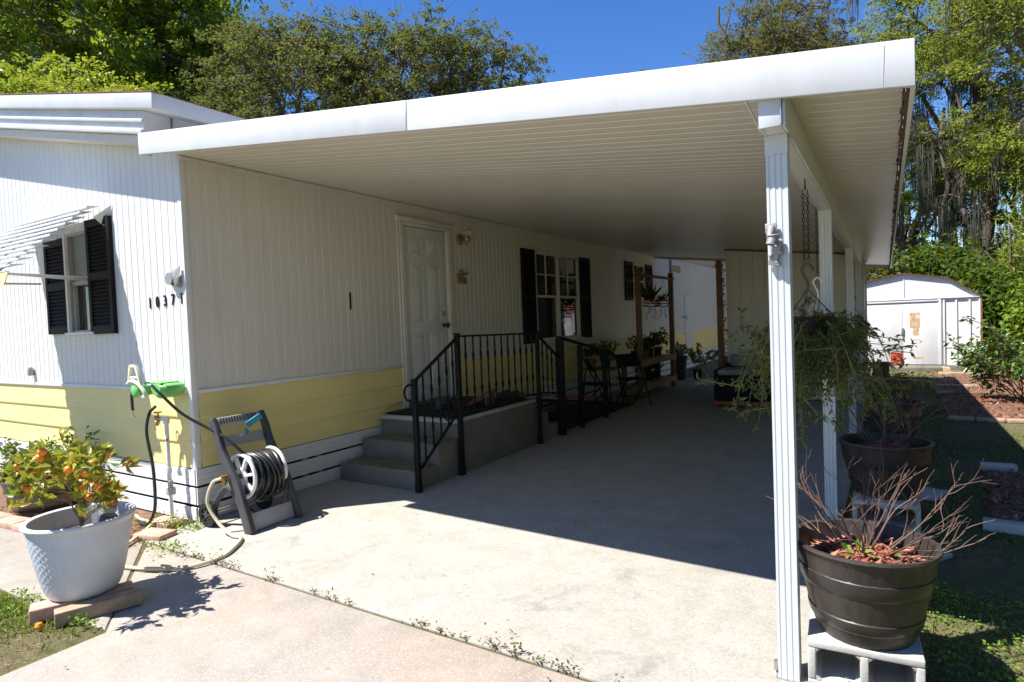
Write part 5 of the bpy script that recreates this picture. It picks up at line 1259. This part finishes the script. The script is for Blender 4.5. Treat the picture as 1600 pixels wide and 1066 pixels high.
bush('green_bush','tall mid green bush above the light green one by the shed',9.2,17.4,1.4,3.1,6400,'lf_mid',.15,84,group=G)
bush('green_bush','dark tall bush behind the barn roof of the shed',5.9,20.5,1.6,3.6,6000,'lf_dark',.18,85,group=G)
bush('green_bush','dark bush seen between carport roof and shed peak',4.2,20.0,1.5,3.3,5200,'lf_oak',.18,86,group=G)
bm = bush('bamboo_clump','thin bamboo clump with pale canes right of the shed',8.35,19.6,1.2,4.6,4600,'lf_maple',.22,87,'bamboo',None,.16)
s = MB(); rnd = random.Random(6)
for i in range(10):
    a = rnd.uniform(0,6.28); s.tube(arc([(math.cos(a)*.5,math.sin(a)*.5,0),(math.cos(a)*.6,math.sin(a)*.6,2),(math.cos(a)*(.8+rnd.random()*.4),math.sin(a)*.9,rnd.uniform(2.6,3.8))],4), .014, 6)
s.build('cane', mat['stem'], bm, True)

# ---- trees
GB = 'trees behind the house'; GR = 'moss hung trees beyond the garden shed'
tree('leafy_tree','bright yellow green tree low at the left edge above the house roof',(-12.6,4.6,0),(-12.3,4.4,6.1),(3.3,2.6,1.9),7,110,420,.095,mat['lf_bright'],101,.16,.62,GB)
tree('leafy_tree','tall deep green tree filling the top left corner',(-18.5,8.2,0),(-18.2,8.4,11.2),(5.6,4.5,6.0),9,300,420,.155,mat['lf_mid'],102,.35,.95,GB)
tree('leafy_tree','mid green tree whose tip rises into the sky right of the top left corner',(-17.4,10.2,0),(-17.0,9.8,9.9),(3.4,3.0,4.7),8,170,420,.145,mat['lf_mid'],103,.28,.8,GB)
tree('leafy_tree','green tree behind the left end of the olive oaks',(-22.5,11.0,0),(-23,10.0,10),(5,4,6),8,110,300,.19,mat['lf_mid'],113,.3,1.1,GB)
tree('oak_tree','large olive grey oak in the middle of the rear tree line',(-9.8,9.3,0),(-9.8,9.3,7.45),(2.9,2.4,3.2),8,190,420,.085,mat['lf_oak'],104,.22,.62,GB, shell=.35, twigs=4)
tree('oak_tree','olive grey oak rising above the joint in the carport fascia',(-7.0,11.4,0),(-7.4,11.0,7.85),(2.3,2.0,3.1),8,160,400,.085,mat['lf_oak'],105,.2,.58,GB, shell=.35, twigs=5)
tree('oak_tree','sparse olive oak at the right end of the rear tree line',(-5.7,13.2,0),(-5.6,13.0,7.55),(2.0,1.8,3.1),8,125,330,.085,mat['lf_oak'],106,.2,.55,GB, shell=.3, twigs=5)
tree('oak_tree','dark oak low behind the roof of the mobile home',(-12.6,8.6,0),(-12.4,8.6,6.2),(2.3,2,2.2),7,80,380,.09,mat['lf_oak'],107,.2,.7,GB, shell=.3)
tree('oak_tree','far olive oak seen as a small tuft above the carport fascia',(-4.9,22.8,0),(-4.8,22.6,9.9),(1.7,1.6,2.1),6,50,240,.10,mat['lf_oak'],108,.22,.6,GB, shell=.3)
tree('oak_tree','twiggy brown oak rising above the right half of the carport roof',(1.9,24.6,0),(1.4,24.3,10.8),(2.9,3.0,3.3),9,190,380,.10,mat['lf_brown'],109,.32,.85,GB, shell=.3, twigs=7, moss=40)
# a bare forked limb reaching out of its crown
s = MB(); rnd = random.Random(14); q = limb(s, (.6,22.5,8.6), (-.55,22.0,13.3), .13, .05, rnd, 8, .06, 7); limb(s, q[5], (-1.1,22.2,12.6), .05, .02, rnd, 4); limb(s, q[6], (-.1,22,13.6), .045, .015, rnd, 4)
for o in scene.objects:
    if o.get('label','').startswith('twiggy brown oak'): bl = o
o = s.build('dead_limb', mat['bark'], bl, True); o.location = -Vector(bl.location)
cutR = lambda p: (math.sin(p.x*1.7+p.z*1.1)+math.sin(p.z*1.9-p.y*.7)) < -.9
tree('maple_tree','very tall yellow green tree overhanging the right edge of the garden',(11.6,25.2,0),(10.3,25.4,10.6),(4.4,3.4,6.0),9,160,480,.11,mat['lf_maple'],110,.34,.95,GR,moss=30,shell=.45)
tree('maple_tree','tall yellow green tree reaching over the right end of the carport roof',(8.2,30.2,0),(7.6,29.6,14.4),(3.7,3.2,3.3),8,120,420,.11,mat['lf_maple'],111,.32,.95,GR,moss=10)
tree('oak_tree','dark moss hung oak in the middle of the right hand trees',(7.4,31,0),(7.0,30.6,9.4),(2.9,2.6,3.4),9,90,360,.10,mat['lf_oak'],112,.34,.85,GR,moss=130,cut=cutR,shell=.3,twigs=6)
tree('leafy_tree','green tree low beyond the shed with thin grey moss',(5.6,33.5,0),(5.6,33.2,6.6),(2.9,2.8,3.0),8,80,380,.12,mat['lf_mid'],114,.26,.85,GR,moss=70,cut=cutR)
tree('leafy_tree','green tree between the moss hung oak and the right edge',(10.2,31.5,0),(10.3,31.2,6.0),(2.8,2.6,3.6),8,80,380,.12,mat['lf_mid'],115,.26,.85,GR,moss=70)
# far undergrowth as one mass, plus an unseen leaf bank added to block skylight
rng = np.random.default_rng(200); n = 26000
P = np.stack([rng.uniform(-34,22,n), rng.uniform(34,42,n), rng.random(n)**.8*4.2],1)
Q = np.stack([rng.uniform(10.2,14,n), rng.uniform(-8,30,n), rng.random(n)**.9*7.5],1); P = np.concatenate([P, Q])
tag(leaves('undergrowth', P, .42, mat['lf_dark'], None, 200, .6, .3, .5), 'dark mass of far undergrowth under the trees, plus an unseen leaf bank added on the right to shade the lawn', 'undergrowth', None, 'stuff')
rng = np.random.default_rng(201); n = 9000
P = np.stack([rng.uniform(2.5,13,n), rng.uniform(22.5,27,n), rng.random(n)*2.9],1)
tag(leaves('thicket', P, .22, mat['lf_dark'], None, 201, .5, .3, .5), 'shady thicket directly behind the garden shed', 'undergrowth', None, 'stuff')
s = MB(); rnd = random.Random(31)
for i, (x, y, h) in enumerate(((5.0,27,8),(6.4,26,9),(7.3,28,10),(8.9,26.5,9),(9.6,29,9))):
    t = empty('tree_trunk', (x,y,0), 0, ['slim grey trunk directly above the shed peak','slim trunk above the right slope of the shed roof','leaning slim trunk under the moss hung oak','slim trunk left of the right edge trees','slim trunk farthest right behind the bamboo'][i], 'tree', 'slim bare trunks behind the shed')
    s = MB(); q = limb(s, (0,0,0), (rnd.uniform(-.6,.6),0,h), .12, .05, rnd, 9, .04, 8); tips = []
    for k in range(9): e = Vector(q[3+k%6])+Vector((rnd.gauss(0,1.1),rnd.gauss(0,.8),rnd.uniform(.2,1.6))); limb(s, q[3+k%6], e, .04, .01, rnd, 5, .1, 5); tips.append(e)
    s.build('trunk', mat['bark'], t, True); hang_moss(22, tips, t, 300+i, .6, 2.6)
